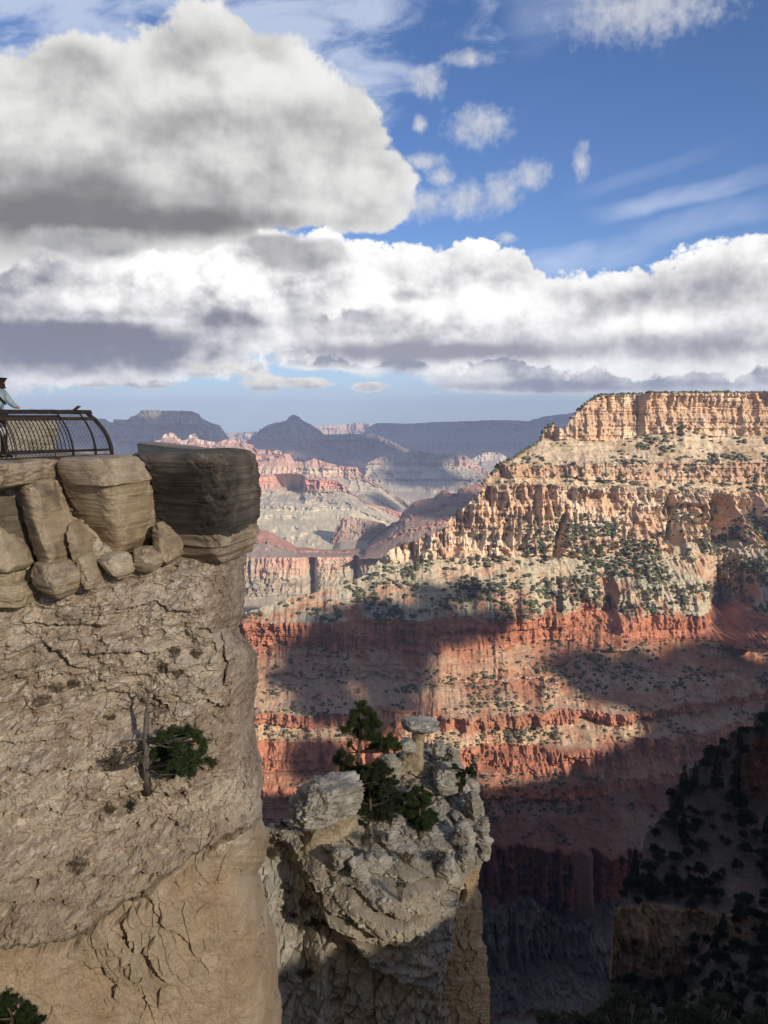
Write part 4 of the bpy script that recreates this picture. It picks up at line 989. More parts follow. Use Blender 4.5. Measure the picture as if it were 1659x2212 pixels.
loft('boulder', [(1222, 54, 150), (1236, 56, 176), (1258, 62, 178), (1276, 78, 168), (1290, 104, 148)], 17.0, .8, M_BLOCK, n=5.5, rot=math.radians(-22), tilt=.1, rows=80, cols=150, amp=.05, freq=1.8, ledge=(.03, 9), crack=.03, ca=(.48, .40, .275), cb=(.38, .3, .2), cs=((.24, .185, .125), .7, -.3), seed=9.0, label='rounded tan block under the tall leaning column', group=CAPG, facets=6, fac=(.82, .94), grow=9)
loft('boulder', [(1136, 146, 166), (1165, 150, 190), (1190, 156, 193), (1214, 160, 191)], 17.5, .6, M_BLOCK, n=5.5, rows=60, cols=110, amp=.04, freq=2, ca=(.47, .385, .26), cb=(.37, .29, .19), seed=10., label='narrow slab wedged between the leaning column and the big tan block', group=CAPG, facets=6, fac=(.82, .94), grow=9)
loft('boulder', [(1206, 160, 194), (1225, 162, 206), (1250, 172, 218), (1266, 180, 214)], 17.4, .6, M_BLOCK, n=5.5, rows=60, cols=110, amp=.05, freq=2, crack=.02, ca=(.48, .40, .27), cb=(.40, .31, .21), seed=11., label='cracked tan block below the narrow slab', group=CAPG, facets=6, fac=(.82, .94), grow=9)
loft('boulder', [(1203, 222, 268), (1214, 206, 280), (1228, 212, 282), (1240, 226, 279), (1249, 246, 266)], 17.75, .6, M_BLOCK, n=6, rot=math.radians(-34), rows=60, cols=120, amp=.03, freq=2, ledge=(.01, 8), ca=(.53, .45, .33), cb=(.45, .37, .26), cs=((.20, .16, .115), .8, -.35), seed=12., label='pale angular chunk lodged under the big tan block', group=CAPG, facets=6, fac=(.82, .94), grow=9)
loft('boulder', [(1190, 292, 322), (1202, 284, 345), (1220, 286, 348), (1232, 296, 335)], 18.1, .55, M_BLOCK, n=5.5, rot=math.radians(-15), rows=50, cols=110, amp=.05, freq=2.2, crack=.03, ca=(.48, .40, .275), cb=(.38, .3, .2), seed=13., label='small cracked rock right of the pale angular chunk', group=CAPG, facets=6, fac=(.82, .94), grow=9)
loft('boulder', [(1136, 336, 350), (1150, 334, 362), (1180, 336, 384), (1205, 340, 388), (1214, 350, 376)], 18.7, .7, M_BLOCK, n=5.5, rot=math.radians(-20), rows=70, cols=110, amp=.06, freq=1.8, crack=.04, ca=(.45, .36, .24), cb=(.33, .255, .17), seed=14., label='tan wedge in the gap between the big tan block and the dark boulder', group=CAPG, facets=6, fac=(.82, .94), grow=9)
loft('boulder', [(1226, -120, 52), (1246, -120, 60), (1268, -120, 58)], 17.2, .7, M_BLOCK, n=5.5, rows=50, cols=130, amp=.05, freq=2, crack=.04, ca=(.50, .43, .29), cb=(.42, .34, .23), seed=15., label='low yellowish block at the left edge, upper of two', group=CAPG, facets=6, fac=(.82, .94), grow=4)
loft('boulder', [(1264, -120, 66), (1284, -120, 78), (1306, -120, 72)], 17.1, .6, M_BLOCK, n=5.5, rows=50, cols=130, amp=.05, freq=2, crack=.05, ca=(.50, .43, .29), cb=(.42, .34, .23), seed=16., label='low yellowish block at the left edge, lower of two', group=CAPG, facets=6, fac=(.82, .94), grow=4)

# paved viewpoint ground behind the railing
pts = [(-9.9, 14.3), (-7.4, 17.05), (-6.45, 18.3), (-5.95, 19.25), (-6.5, 20.6), (-10, 24), (-18, 30), (-34, 32), (-34, 14)]
ring = []
for i in range(len(pts)):
    a, b = np.array(pts[i]), np.array(pts[(i + 1) % len(pts)])
    for k in range(14): ring.append(a + (b - a) * k / 14)
ring = np.array(ring); cen = ring.mean(0)
rows_ = []
for sc, z in ((0.0, -.90), (.5, -.90), (.9, -.905), (.985, -.91), (1.0, -.93), (1.003, -1.02), (1.0, -1.25), (.97, -1.9), (.95, -3.5)):
    r = np.zeros((len(ring), 3)); r[:, :2] = cen + (ring - cen) * sc; r[:, 2] = z
    r[:, 2] += .02 * fbm(r * 1.2, 3); rows_.append(r)
GV = np.stack(rows_)
gm = np.broadcast_to(np.array((.40, .36, .31)), GV.shape)
path = link('path', grid_mesh('path', GV, gm, wrap=True), M_BLOCK); tag(path, kind='structure')
loft('boulder', [(912, -60, 118), (925, -70, 126), (950, -80, 129), (988, -80, 130)], 24.5, 1.2, M_BLOCK, n=4, rot=math.radians(-15), rows=60, cols=180, amp=.08, freq=1.2, ledge=(.03, 8), crack=.05, cfreq=.8, ca=(.52, .47, .36), cb=(.42, .37, .27), seed=17., label='long pale cracked rock standing behind the railing', cat='boulder')
# ------------------------------------------------------------------ craggy outcrop in the middle
M_HOO = rock_mat('outcrop_rock', 1.6, 0.05, 0.24, 9, fine=14.0)
h_top = PL([(500, 1800), (560, 1795), (580, 1787), (600, 1782), (622, 1776), (650, 1768), (764, 1760), (775, 1740), (790, 1690), (809, 1652), (826, 1640), (844, 1632), (870, 1628), (892, 1624), (915, 1622), (938, 1616), (960, 1621), (993, 1634), (1080, 1640)])
h_right = PL([(1560, 960), (1617, 962), (1635, 993), (1655, 1003), (1672, 1008), (1690, 1022), (1714, 1038), (1740, 1045), (1780, 1050), (1801, 1058), (1836, 1060), (1853, 1043), (1880, 1038), (1919, 1035), (1947, 1042), (2010, 1045), (2060, 1048), (2114, 1056), (2212, 1059), (2330, 1062)])
mass_lo = PL([(500, 1800), (600, 1845), (640, 1872), (690, 1950), (730, 2000), (780, 2045), (830, 2078), (880, 2106), (925, 2122), (948, 2110), (962, 2080), (972, 2040), (985, 1960), (1000, 1900), (1020, 1880), (1080, 1860)])
def outcrop():
    R, Cc = 900, 560
    ys = np.linspace(1612, 2310, R)[:, None]
    u = np.linspace(0, 1, Cc)[None]
    xe = h_right(ys) + 6 * fbm(np.stack([ys * .035, ys * 0, ys * 0 + 2], -1), 5, .65)
    x0 = 520.0
    x = x0 + u * (xe - x0); y = np.broadcast_to(ys, x.shape)
    yt = h_top(x) + 4 * fbm(np.stack([x * .04, x * 0, x * 0 + 7], -1), 4, .6)
    yc = np.maximum(y, yt)
    # depth: a sloping crest going back, a near face, ramp on the left
    d = np.interp(yc, [1612, 1700, 1800, 1880, 1950, 2310], [38.5, 36.0, 33.0, 31.2, 30.4, 30.4])
    d = d + .9 * sstep(850, 1040, x) + 1.4 * sstep(700, 560, x) * sstep(1780, 1900, yc)
    lo = mass_lo(x) + 8 * fbm(np.stack([x * .03, y * 0, x * 0], -1), 4, .6)
    below = sstep(-6, 14, yc - lo)
    ctr = np.exp(-(((x - 850) / 150) ** 2 + ((yc - 1985) / 120) ** 2))
    d = d - .8 * ctr * (1 - below)
    cave = sstep(1000, 890, x) * sstep(630, 700, x)
    d = d + below * (.22 + .45 * cave * np.exp(-((yc - lo - 30) / 90.0) ** 2))
    xr_ = np.interp(yc, [1790, 1860, 1900, 1960, 2060, 2212, 2320], [590, 645, 668, 690, 706, 700, 690]) + 9 * fbm(np.stack([yc * .03, yc * 0, yc * 0 + 5], -1), 3)
    ramp = sstep(xr_ + 12, xr_ - 10, x) * sstep(1780, 1830, yc)
    d = lerp(d, np.interp(yc, [1780, 1900, 2050, 2320], [34.0, 32.4, 30.9, 29.4]) + .5 * np.cos((x - 640) / 30.0), ramp)
    t = np.clip((x - (xe - 90)) / 90, 0, 1)
    d = d + 2.6 * (1 - np.sqrt(np.clip(1 - t ** 2.4, 0, 1)))
    # hollow at the right edge of the mass
    d = d + 1.2 * np.exp(-(((x - 978) / 26) ** 2 + ((yc - 1925) / 26) ** 2) ** 2)
    V = P(x, yc, d)
    X, Y, Z = V[..., 0], V[..., 1], V[..., 2]
    zt = Z + .26 * X - .05 * Y
    p = np.stack([X, Y, zt], -1)
    pw = p + .25 * np.stack([fbm(p * .7, 3, seed=31), fbm(p * .7, 3, seed=32), .5 * fbm(p * .7, 3, seed=33)], -1)
    big = fbm(pw * .45, 4, .55, seed=34)
    F1, F2, ID = worley(pw * np.array([1.15, 1.15, 1.9]), 7)
    K1, K2, KI = worley(pw * np.array([3.4, 3.4, 5.0]), 8)
    led = fbm(np.stack([pw[..., 0] * .35, pw[..., 1] * .35, pw[..., 2] * 1.9], -1), 4, .6, seed=35)
    fine = fbm(p * 4.5, 4, .62, seed=36)
    gap = 1 - sstep(0, .10, F2 - F1); kg = 1 - sstep(0, .14, K2 - K1)
    ochre = below * sstep(930, 985, x) + sstep(1900, 1960, yc) * sstep(985, 1010, x)
    ochre = np.clip(ochre, 0, 1)
    sb = zt / .70 + .7 * fbm(np.stack([X * .4, Y * .4, zt * .3], -1), 3, seed=39)
    fb = sb - np.floor(sb); hb = vnoise(np.stack([np.floor(sb) * 1.37 + .5, X * .45, Y * .45], -1))
    bed = sstep(0, .22, fb) * (1 - sstep(.82, 1, fb)) * (.35 + 1.1 * hb)
    crag = -.42 * bed -.35 * big - .16 * np.sign(led) * np.abs(led) ** .5 + .16 * (F1 - .4) - .42 * (ID - .5) + .07 * gap + .10 * (K1 - .4) - .10 * (KI - .5) + .02 * kg - .12 * fine
    a = math.radians(35); ac = X * math.cos(a) + Z * math.sin(a); al = -X * math.sin(a) + Z * math.cos(a)
    H1, H2, HID = worley(np.stack([ac * 2.6, al * 1.4, Y * 1.2], -1) + .25 * fbm(p * 1.3, 3, seed=37)[..., None], 9)
    flak = -.20 * big - .20 * (HID - .5) + .08 * (1 - sstep(0, .1, H2 - H1)) - .04 * fine + .08 * (K1 - .4)
    layered = -.62 * bed - .26 * big - .25 * np.sign(led) * np.abs(led) ** .5 + .04 * gap - .11 * fine + .10 * (K1 - .4) - .10 * (KI - .5)
    inmass = (1 - below) * sstep(1840, 1900, yc) * sstep(620, 680, x)
    a2 = math.radians(-14); bc = X * math.cos(a2) + Z * math.sin(a2); bl = -X * math.sin(a2) + Z * math.cos(a2)
    J1, J2, JID = worley(np.stack([bc * 1.7, bl * 1.15, Y * .8], -1) + .2 * fbm(p * 1.2, 3, seed=38)[..., None], 10)
    rampd = -.4 * big - .25 * bed - .45 * (JID - .5) + .20 * (1 - sstep(0, .12, J2 - J1)) - .10 * fine + .15 * (K1 - .4) - .14 * (KI - .5)
    dsp = lerp(crag, layered, inmass * .8)
    dsp = lerp(dsp, flak, ochre)
    dsp = lerp(dsp, rampd, np.clip(ramp + below * cave, 0, 1))
    V[..., 1] += dsp * (1 - .7 * sstep(.8, 1, t))
    V[..., 2] -= .45 * dsp * sstep(1900, 1700, yc) * (1 - sstep(.7, 1, t))
    cg, cy_, cd, co, cw = map(np.array, ((.38, .355, .30), (.42, .35, .235), (.19, .17, .135), (.43, .31, .17), (.50, .465, .395)))
    m1 = sstep(-.5, .5, fbm(pw * np.array([1., 1., 2.]), 5, .62, seed=41))[..., None]
    m2 = sstep(.1, .8, fbm(pw * np.array([2.2, 2.2, 4.]), 4, .65, seed=42))[..., None]
    col = lerp(lerp(cd, cg, .35 + .65 * m1), cw, .55 * m2)
    yel = sstep(.0, .6, fbm(p * .5, 3, seed=43) + .35 * np.exp(-(((x - 700) / 90) ** 2 + ((yc - 1850) / 50) ** 2)) + .4 * np.exp(-(((x - 900) / 40) ** 2 + ((yc - 1650) / 45) ** 2)))[..., None]
    col = lerp(col, cy_, .6 * yel)
    col = lerp(col, lerp(co, np.array((.36, .25, .135)), m1), (.9 * ochre)[..., None])
    col = lerp(col, lerp(np.array((.46, .40, .30)), np.array((.33, .28, .21)), m1), (.8 * below * cave * (1 - ramp))[..., None])
    col = lerp(col, lerp(np.array((.60, .56, .47)), np.array((.42, .38, .30)), m1), (.8 * ramp)[..., None])
    ext, ec = [], []
    for bd in (.5, 1.6, 4, 9, 16):
        e = V[:, -1].copy(); e[:, 1] += bd; e[:, 0] -= .25 * bd; e[:, 2] -= bd * 1.1; ext.append(e[:, None]); ec.append(col[:, -1:])
    V = np.concatenate([V] + ext, 1); col = np.concatenate([col] + ec, 1)
    back, bc_ = [], []
    for by, bz in ((.6, -.15), (2, -1.2), (5, -4), (10, -12)):
        r = V[0:1].copy(); r[..., 1] += by; r[..., 2] += bz; back.insert(0, r); bc_.insert(0, col[0:1])
    Vf = np.concatenate(back + [V], 0); cf = np.concatenate(bc_ + [col], 0)
    o = link('outcrop', grid_mesh('outcrop', Vf, np.clip(cf, .02, .8)), M_HOO)
    tag(o, 'craggy grey limestone outcrop with trees in the bottom centre', 'outcrop', kind='structure')
    return dict(V=V[:, :Cc], x=x, y=y, yt=yt)
HO = outcrop()
def on_hoo(px, py, off_=0.0):
    i = int(np.argmin(np.abs(HO['y'][:, 0] - py))); j = int(np.argmin(np.abs(HO['x'][i] - px)))
    q = HO['V'][i, j].copy(); q[1] -= off_
    return q
GR = dict(ca=(.45, .425, .36), cb=(.31, .285, .23)); YL = dict(ca=(.44, .365, .245), cb=(.35, .285, .185))
# mushroom rocks and loose knobs
loft('rock_pedestal', [(1760, 640, 764), (1790, 628, 764), (1820, 626, 765), (1850, 624, 770), (1866, 630, 764)], 33.4, 1.3, M_HOO, n=2.8, rows=90, cols=170, amp=.10, freq=1.2, ledge=(.06, 5), knob=.05, kfreq=2.6, seed=51., label='yellowish rock stump carrying the wide grey cap rock', cat='rock', **YL)
loft('boulder', [(1705, 690, 748), (1714, 668, 766), (1726, 646, 777), (1742, 630, 776), (1758, 621, 766), (1774, 622, 748), (1788, 636, 716)], 32.9, 1.45, M_HOO, n=2.6, rot=.3, rows=80, cols=220, amp=.10, freq=1.1, knob=.26, kfreq=2.0, crack=.08, cfreq=1.3, ledge=(.04, 7), seed=52., label='wide crusty grey cap rock balanced on the yellowish stump', ca=(.48, .46, .40), cb=(.32, .30, .25))
loft('rock_pedestal', [(1578, 888, 930), (1590, 896, 924), (1604, 897, 918), (1622, 890, 916), (1645, 868, 918), (1680, 852, 935)], 37.2, .7, M_HOO, n=2.6, rows=70, cols=110, amp=.07, freq=1.8, knob=.05, kfreq=3, seed=53., label='slender pale neck of the mushroom rock on the crest', cat='rock', **YL)
loft('boulder', [(1564, 880, 930), (1569, 868, 952), (1575, 866, 956), (1581, 880, 944)], 37.0, .85, M_HOO, n=2.6, rows=50, cols=170, amp=.07, freq=1.4, knob=.17, kfreq=2.8, seed=54., label='thin flat cap of the mushroom rock on the crest of the outcrop', ca=(.48, .46, .40), cb=(.32, .30, .25))
loft('boulder', [(1604, 872, 892), (1610, 864, 899), (1618, 862, 902), (1626, 874, 900)], 36.6, .5, M_HOO, n=2.4, rows=40, cols=120, amp=.05, freq=2, knob=.10, kfreq=3.4, seed=55., label='small flat rock plate stuck to the left of the mushroom neck', **GR)
EG = 'knobbly grey rocks along the right edge of the outcrop'
for i, (y0, y1, xa, xb, dd, lab) in enumerate([(1612, 1642, 936, 972, 37.4, 'small round knob on the crest just right of the mushroom rock'), (1624, 1664, 962, 1002, 37.0, 'second round knob on the crest, further from the mushroom rock'),
        (1690, 1736, 1004, 1046, 35.8, 'grey knob under the small pine on the right edge'), (1722, 1770, 1010, 1054, 35.0, 'grey knob midway down the right edge of the outcrop'),
        (1775, 1842, 1036, 1072, 33.6, 'long hanging knob that juts farthest out to the right'), (1830, 1862, 1046, 1072, 33.5, 'little teardrop rock hanging under the jutting knob'),
        (1790, 1840, 986, 1034, 33.2, 'blocky grey rock left of the jutting knob'), (1838, 1886, 990, 1040, 32.6, 'cracked grey rock above the ochre cliff corner'),
        (1868, 1930, 950, 1000, 31.4, 'tilted slab above the dark hollow in the ochre cliff'), (1660, 1720, 940, 1000, 36.2, 'broad rounded rock below the crest knobs'),
        (1640, 1700, 816, 868, 36.6, 'shadowed rock behind the tall pine on the crest'), (1706, 1748, 846, 880, 34.6, 'white rock chunk between the two trees'),
        (1840, 1884, 704, 752, 31.2, 'pale cracked block on the lip left of the grass tuft'), (1848, 1896, 790, 842, 30.9, 'pale cracked block on the lip right of the grass tuft'),
        (1862, 1912, 748, 798, 30.7, 'pale block in the middle of the lip below the grass tuft'), (1800, 1846, 826, 860, 32.4, 'small whitish rock beside the brown dry shrub')]):
    w = (xb - xa)
    prof = [(y0, xa + w * .3, xb - w * .25), (y0 + (y1 - y0) * .2, xa + w * .1, xb - w * .06), (y0 + (y1 - y0) * .5, xa, xb), (y0 + (y1 - y0) * .8, xa + w * .06, xb - w * .05), (y1, xa + w * .25, xb - w * .3)]
    loft('boulder', prof, dd - .2, w / F * dd * .55, M_HOO, n=3.8, rot=i * .7, rows=46, cols=80, amp=.13, freq=1.5, knob=.10, kfreq=3.4, crack=.05, cfreq=2.2, facets=11, seed=60. + i, label=lab, group=EG, ca=(.44, .415, .35), cb=(.29, .265, .21))
# rubble on the top of the outcrop
def scatter_rocks(name, pts, sizes, seed, mat, cols, label):
    import bmesh
    bm = bmesh.new(); bmesh.ops.create_icosphere(bm, subdivisions=2, radius=1.0)
    B = np.array([v.co[:] for v in bm.verts]); Fc = np.array([[v.index for v in f.verts] for f in bm.faces]); bm.free()
    r = np.random.default_rng(seed); vars_ = []
    for k in range(6):
        q = np.sign(B) * np.abs(B) ** .5 * .75
        vars_.append(q * (1 + .35 * fbm(B * 1.3 + k * 9, 3))[:, None] * np.array([1, r.uniform(.7, 1.2), r.uniform(.5, .85)]))
    n = len(pts); Vs = np.empty((n, len(B), 3)); C_ = np.empty((n, len(B), 3))
    for i in range(n):
        a = r.uniform(0, 6.28); c, s_ = math.cos(a), math.sin(a)
        q = vars_[i % 6] * sizes[i]
        Vs[i] = np.stack([q[:, 0] * c - q[:, 1] * s_, q[:, 0] * s_ + q[:, 1] * c, q[:, 2]], -1) + pts[i]
        C_[i] = np.array(cols[i])
    Fa = (Fc[None] + (np.arange(n) * len(B))[:, None, None]).reshape(-1, 3)
    o = link(name, raw_mesh(name, Vs.reshape(-1, 3), Fa, C_.reshape(-1, 3), smooth=False), mat)
    tag(o, label, 'rubble', kind='stuff'); return o
r_ = np.random.default_rng(9)
pp, sz, cc_ = [], [], []
while len(pp) < 900:
    x_, y_ = r_.uniform(590, 1050), r_.uniform(1640, 1990)
    if y_ < h_top(x_) + 8 or y_ > mass_lo(x_) + 30 and x_ > 700: continue
    if x_ > h_right(y_) - 25: continue
    pp.append(on_hoo(x_, y_)); s_ = .03 + .13 * r_.random() ** 5; sz.append(s_); g_ = r_.uniform(.75, 1.25); cc_.append((.42 * g_, .39 * g_, .32 * g_))
scatter_rocks('rubble', np.array(pp), sz, 4, M_HOO, cc_, 'loose pale stones lying on the outcrop')

loft('rock_pillar', [(1850, 1268, 1302), (1856, 1263, 1306), (1900, 1264, 1307), (1950, 1266, 1311), (1998, 1270, 1313)], 1120, 14, M_WALL, n=4.5, rot=math.radians(-20), rows=70, cols=90, amp=1.6, freq=.05, ledge=(1.0, .35), captop=60, facets=4, jag=1.2, ca=(.17, .085, .06), cb=(.13, .07, .05), seed=90., label='red rock pillar standing before the dark cliff in the side canyon', cat='rock pillar', kind='structure')
# ------------------------------------------------------------------ curved viewpoint railing
M_IRON = flat_mat('weathered_iron', (.040, .028, .021), .62, .35, .35, 9.0, .4)
M_RUST = flat_mat('rusty_iron', (.075, .043, .028), .75, .2, .4, 12.0, .3)
FU = np.array([.60, .80, 0.]); FU /= np.linalg.norm(FU); FI = np.array([-.80, .60, 0.])      # along the fence, inward lean
FA = np.array([-.4513 * 17, 17.0, -.885])
def fence_pt(s, h, seg=0):
    """s metres along from the picture's left edge, h in 0..1 of the height; curve leans inward at the top"""
    lean = .62 * (h ** 2.3)
    if s <= 2.53:
        base = FA + FU * s; inn = FI
    else:
        base = FA + FU * 2.53 + np.array([.10, .99, 0]) * (s - 2.53) * 1.0; inn = np.array([-.98, .17, 0.])
    return base + inn * lean + np.array([0, 0, h * 1.0])
def S_at(px):   # distance along the fence for a base point seen at view x
    sl = (px - CX) / F
    return (sl * FA[1] - FA[0]) / (FU[0] - sl * FU[1])
rail = empty('railing', FA)
tag(rail, 'dark curved iron railing with bent bars and wire mesh on the cliff top', 'railing')
def part(mb, name, mat=None, smooth=False):
    o = mb.build(name, mat or M_IRON, None, smooth); o.parent = rail; o.location = -np.array(FA); return o
ends = [-1.6, 0, 1.2, 2.53]
def run(h, r, name, mat=None, s0=-1.6, s1=2.72, n=8):
    m = MB(); m.tube([fence_pt(s, h) for s in (s0, 0, 1.2, 2.4, 2.53, s1) if s0 <= s <= s1], r, n); return part(m, name, mat, True)
run(1.0, .034, 'top_rail'); run(.965, .022, 'top_rail')
run(.83, .026, 'middle_rail', M_RUST); run(.86, .018, 'middle_rail')
run(.155, .026, 'lower_rail'); run(.02, .034, 'base_pipe', M_RUST)
# broad curved ribs
for px in (-26, 14.5, 160, 208):
    s = S_at(px)
    pts = [fence_pt(s, h) for h in np.linspace(0.03, 1.0, 14)]
    m = MB()
    for i in range(len(pts) - 1):
        wa0 = lerp(.18, .11, i / 13); wa1 = lerp(.18, .11, (i + 1) / 13)
        a, b = pts[i], pts[i + 1]
        vs = []
        for q, w in ((a, wa0), (b, wa1)):
            for sa, sb in ((-1, -1), (1, -1), (1, 1), (-1, 1)):
                vs.append(q + FI * w * sa * .75 + FU * w * sa * .4 + FU * .014 * sb)
        m.add(vs, [(0, 1, 5, 4), (1, 2, 6, 5), (2, 3, 7, 6), (3, 0, 4, 7)] + ([(3, 2, 1, 0)] if i == 0 else []) + ([(4, 5, 6, 7)] if i == 12 else []))
    part(m, 'rib')
    m = MB(); m.box(fence_pt(s, .012), FU, FI, (0, 0, 1), .10, .14, .014); part(m, 'base_plate', M_RUST)
s = 2.72
m = MB(); m.tube([fence_pt(s, h) for h in np.linspace(0, 1, 12)], .045, 8); part(m, 'rib', None, True)
# bent pickets
S0, S1 = S_at(-60), S_at(160)
ns = 24
for k in range(ns):
    s = S0 + (S1 - S0) * (k + .5) / ns
    m = MB(); m.tube([fence_pt(s, h) + FI * .05 for h in np.linspace(.13, .87, 9)], .0105, 6); part(m, 'picket', None, True)
# collars where the pickets meet the rails (two beaded strips)
for h in (.885, .16):
    m = MB()
    for k in range(ns * 2):
        s = S0 + (S1 - S0) * (k + .5) / (ns * 2)
        c = fence_pt(s, h) + FI * .05
        m.tube([c - FU * .02, c - FU * .012, c + FU * .012, c + FU * .02], [.016, .034, .034, .016], 7)
    part(m, 'bead_strip', None, True)
# two thin upright stays on the near side
for px, top in ((34, .84), (119, .84)):
    s = S_at(px); m = MB(); m.tube([fence_pt(s, -.03) - FI * .03] + [fence_pt(s, h) - FI * .03 for h in np.linspace(.02, top, 8)], .012, 6); part(m, 'stay', M_RUST, True)
# chain-link mesh
m = MB()
def wire(f):
    pts = [fence_pt(*f(t)) - FI * .02 for t in np.linspace(0, 1, 10)]
    m.tube(pts, 0.004, 3, False)
st = .085; smin, smax = -1.2, 2.70
k = 0
a0 = smin - .9
while a0 < smax:
    for sgn in (1, -1):
        s_start = a0 if sgn == 1 else a0 + .9
        def f(t, s_start=s_start, sgn=sgn):
            return (float(np.clip(s_start + sgn * t * .84, smin, smax)), .03 + t * .80)
        wire(f)
    a0 += st
part(m, 'chain_link_mesh', M_IRON)
# slanted information panel fixed at the rail's end
M_PANEL = flat_mat('panel_metal', (.055, .062, .058), .45, .3, .3, 4.0, .4); M_FACE = flat_mat('panel_face', (.16, .20, .18), .35, 0, .5, 7.0, .5)
s = S_at(214); c = fence_pt(s, 1.0)
pc = PV(162.0, 884.5, c[1] + .05)
sign = empty('sign', pc); tag(sign, 'small slanted information panel mounted on top of the railing', 'sign')
axu = np.array([.86, .1, .0]); axu = np.array([.62, .15, .50]); axu /= np.linalg.norm(axu); axv = np.cross([0, 0, 1], axu); axv /= np.linalg.norm(axv); axn = np.cross(axu, axv)
def spart(mb, name, mat):
    o = mb.build(name, mat, sign); o.location = -pc; return o
m = MB(); m.box(pc, axu, axv, axn, .125, .27, .012); spart(m, 'panel', M_PANEL)
m = MB(); m.box(pc - axn * (-.0145), axu, axv, axn, .112, .25, .002); spart(m, 'panel_face', M_FACE)
m = MB(); m.tube([pc - axn * .01, pc + np.array([.02, 0, -.09])], .018, 8); m.box(pc + np.array([.02, 0, -.095]), (1, 0, 0), (0, 1, 0), (0, 0, 1), .07, .04, .012); spart(m, 'bracket', M_IRON)

# ------------------------------------------------------------------ person at the left edge, leaning at the rail
M_JKT = flat_mat('pale_jacket', (.34, .42, .45), .9, 0, .15, 12.0, bump=.01); M_PANT = flat_mat('dark_trousers', (.03, .03, .035), .9); M_SKIN = flat_mat('skin', (.48, .29, .20), .55, 0, .05)
M_HAIR = flat_mat('dark_hair', (.03, .02, .015), .7); M_BLK = flat_mat('black_fabric', (.012, .012, .014), .8); M_WHT = flat_mat('white_plastic', (.78, .78, .76), .55, 0, .06); M_SOLE = flat_mat('white_rubber', (.75, .75, .73), .6)
def skin(name, verts, edges, radii, mat, parent, root=0, sub=2):
    me = bpy.data.meshes.new(name); me.from_pydata([tuple(v) for v in verts], edges, []); me.update()
    o = link(name, me, mat, parent)
    sk = o.modifiers.new('skin', 'SKIN'); sk.use_smooth_shade = True
    for i, r in enumerate(radii):
        rr = (r, r) if not hasattr(r, '__len__') else r
        me.skin_vertices[0].data[i].radius = rr
        me.skin_vertices[0].data[i].use_root = (i == root)
    ss_ = o.modifiers.new('subdivision', 'SUBSURF'); ss_.levels = sub; ss_.render_levels = sub
    return o
PD = 18.2; foot = PV(-4, 988, PD); pz = -.90
per = empty('person', (foot[0], foot[1], pz))
tag(per, 'person in a pale jacket half cut off at the left edge beside the railing', 'person')
# local frame: +x right (towards the rail end), z up; leaning on the rail, facing right
B = [(0, 0, .95), (.02, 0, 1.12), (.06, 0, 1.28), (.09, 0, 1.43), (.12, 0, 1.52), (.14, 0, 1.60), (.16, 0, 1.68),      # pelvis..head 0-6
     (.10, -.17, 1.40), (.27, -.25, 1.22), (.13, -.33, 1.06), (.20, -.35, 1.01),                                         # near arm 7-10
     (.10, .17, 1.40), (.24, .22, 1.18), (.40, .12, 1.10), (.47, .1, 1.09),                                              # far arm 11-14
     (-.01, -.10, .90), (.03, -.11, .50), (-.02, -.11, .10), (.08, -.11, .04),                                          # near leg 15-18
     (.02, .10, .90), (.10, .11, .50), (.08, .11, .10), (.18, .11, .04)]                                                # far leg
E = [(0, 1), (1, 2), (2, 3), (3, 4), (4, 5), (5, 6), (3, 7), (7, 8), (8, 9), (9, 10), (3, 11), (11, 12), (12, 13), (13, 14), (0, 15), (15, 16), (16, 17), (17, 18), (0, 19), (19, 20), (20, 21), (21, 22)]
RR = [(.15, .12), (.14, .11), (.16, .12), (.14, .11), .055, (.075, .085), (.085, .10), .062, .048, .036, .03, .062, .048, .036, .03, .085, .062, .045, .04, .085, .062, .045, .04]
skin('body', B, E, RR, M_SKIN, per)
skin('jacket', [B[i] for i in (0, 1, 2, 3, 7, 8, 9, 11, 12, 13)] + [(.115, 0, 1.49)], [(0, 1), (1, 2), (2, 3), (3, 4), (4, 5), (5, 6), (3, 7), (7, 8), (8, 9), (3, 10)], [(.185, .15), (.175, .14), (.19, .15), (.165, .13), .085, .072, .055, .085, .072, .055, .08], M_JKT, per)
skin('trousers', [B[i] for i in (0, 15, 16, 17, 19, 20, 21)], [(0, 1), (1, 2), (2, 3), (0, 4), (4, 5), (5, 6)], [(.17, .14), .105, .08, .065, .105, .08, .065], M_PANT, per)
skin('hair', [(.13, 0, 1.62), (.135, 0, 1.70), (.11, 0, 1.55)], [(0, 1), (0, 2)], [(.10, .105), (.095, .105), .07], M_HAIR, per)
for yy_, x_ in ((-.11, .02), (.11, .12)):
    o = skin('shoe', [(x_ - .05, yy_, .06), (x_ + .05, yy_, .055), (x_ + .15, yy_, .04)], [(0, 1), (1, 2)], [(.05, .06), (.05, .05), (.045, .035)], M_BLK, per)
    m = MB(); m.box((x_ + .045, yy_, .014), (1, 0, 0), (0, 1, 0), (0, 0, 1), .15, .052, .014); so = m.build('sole', M_SOLE, o)
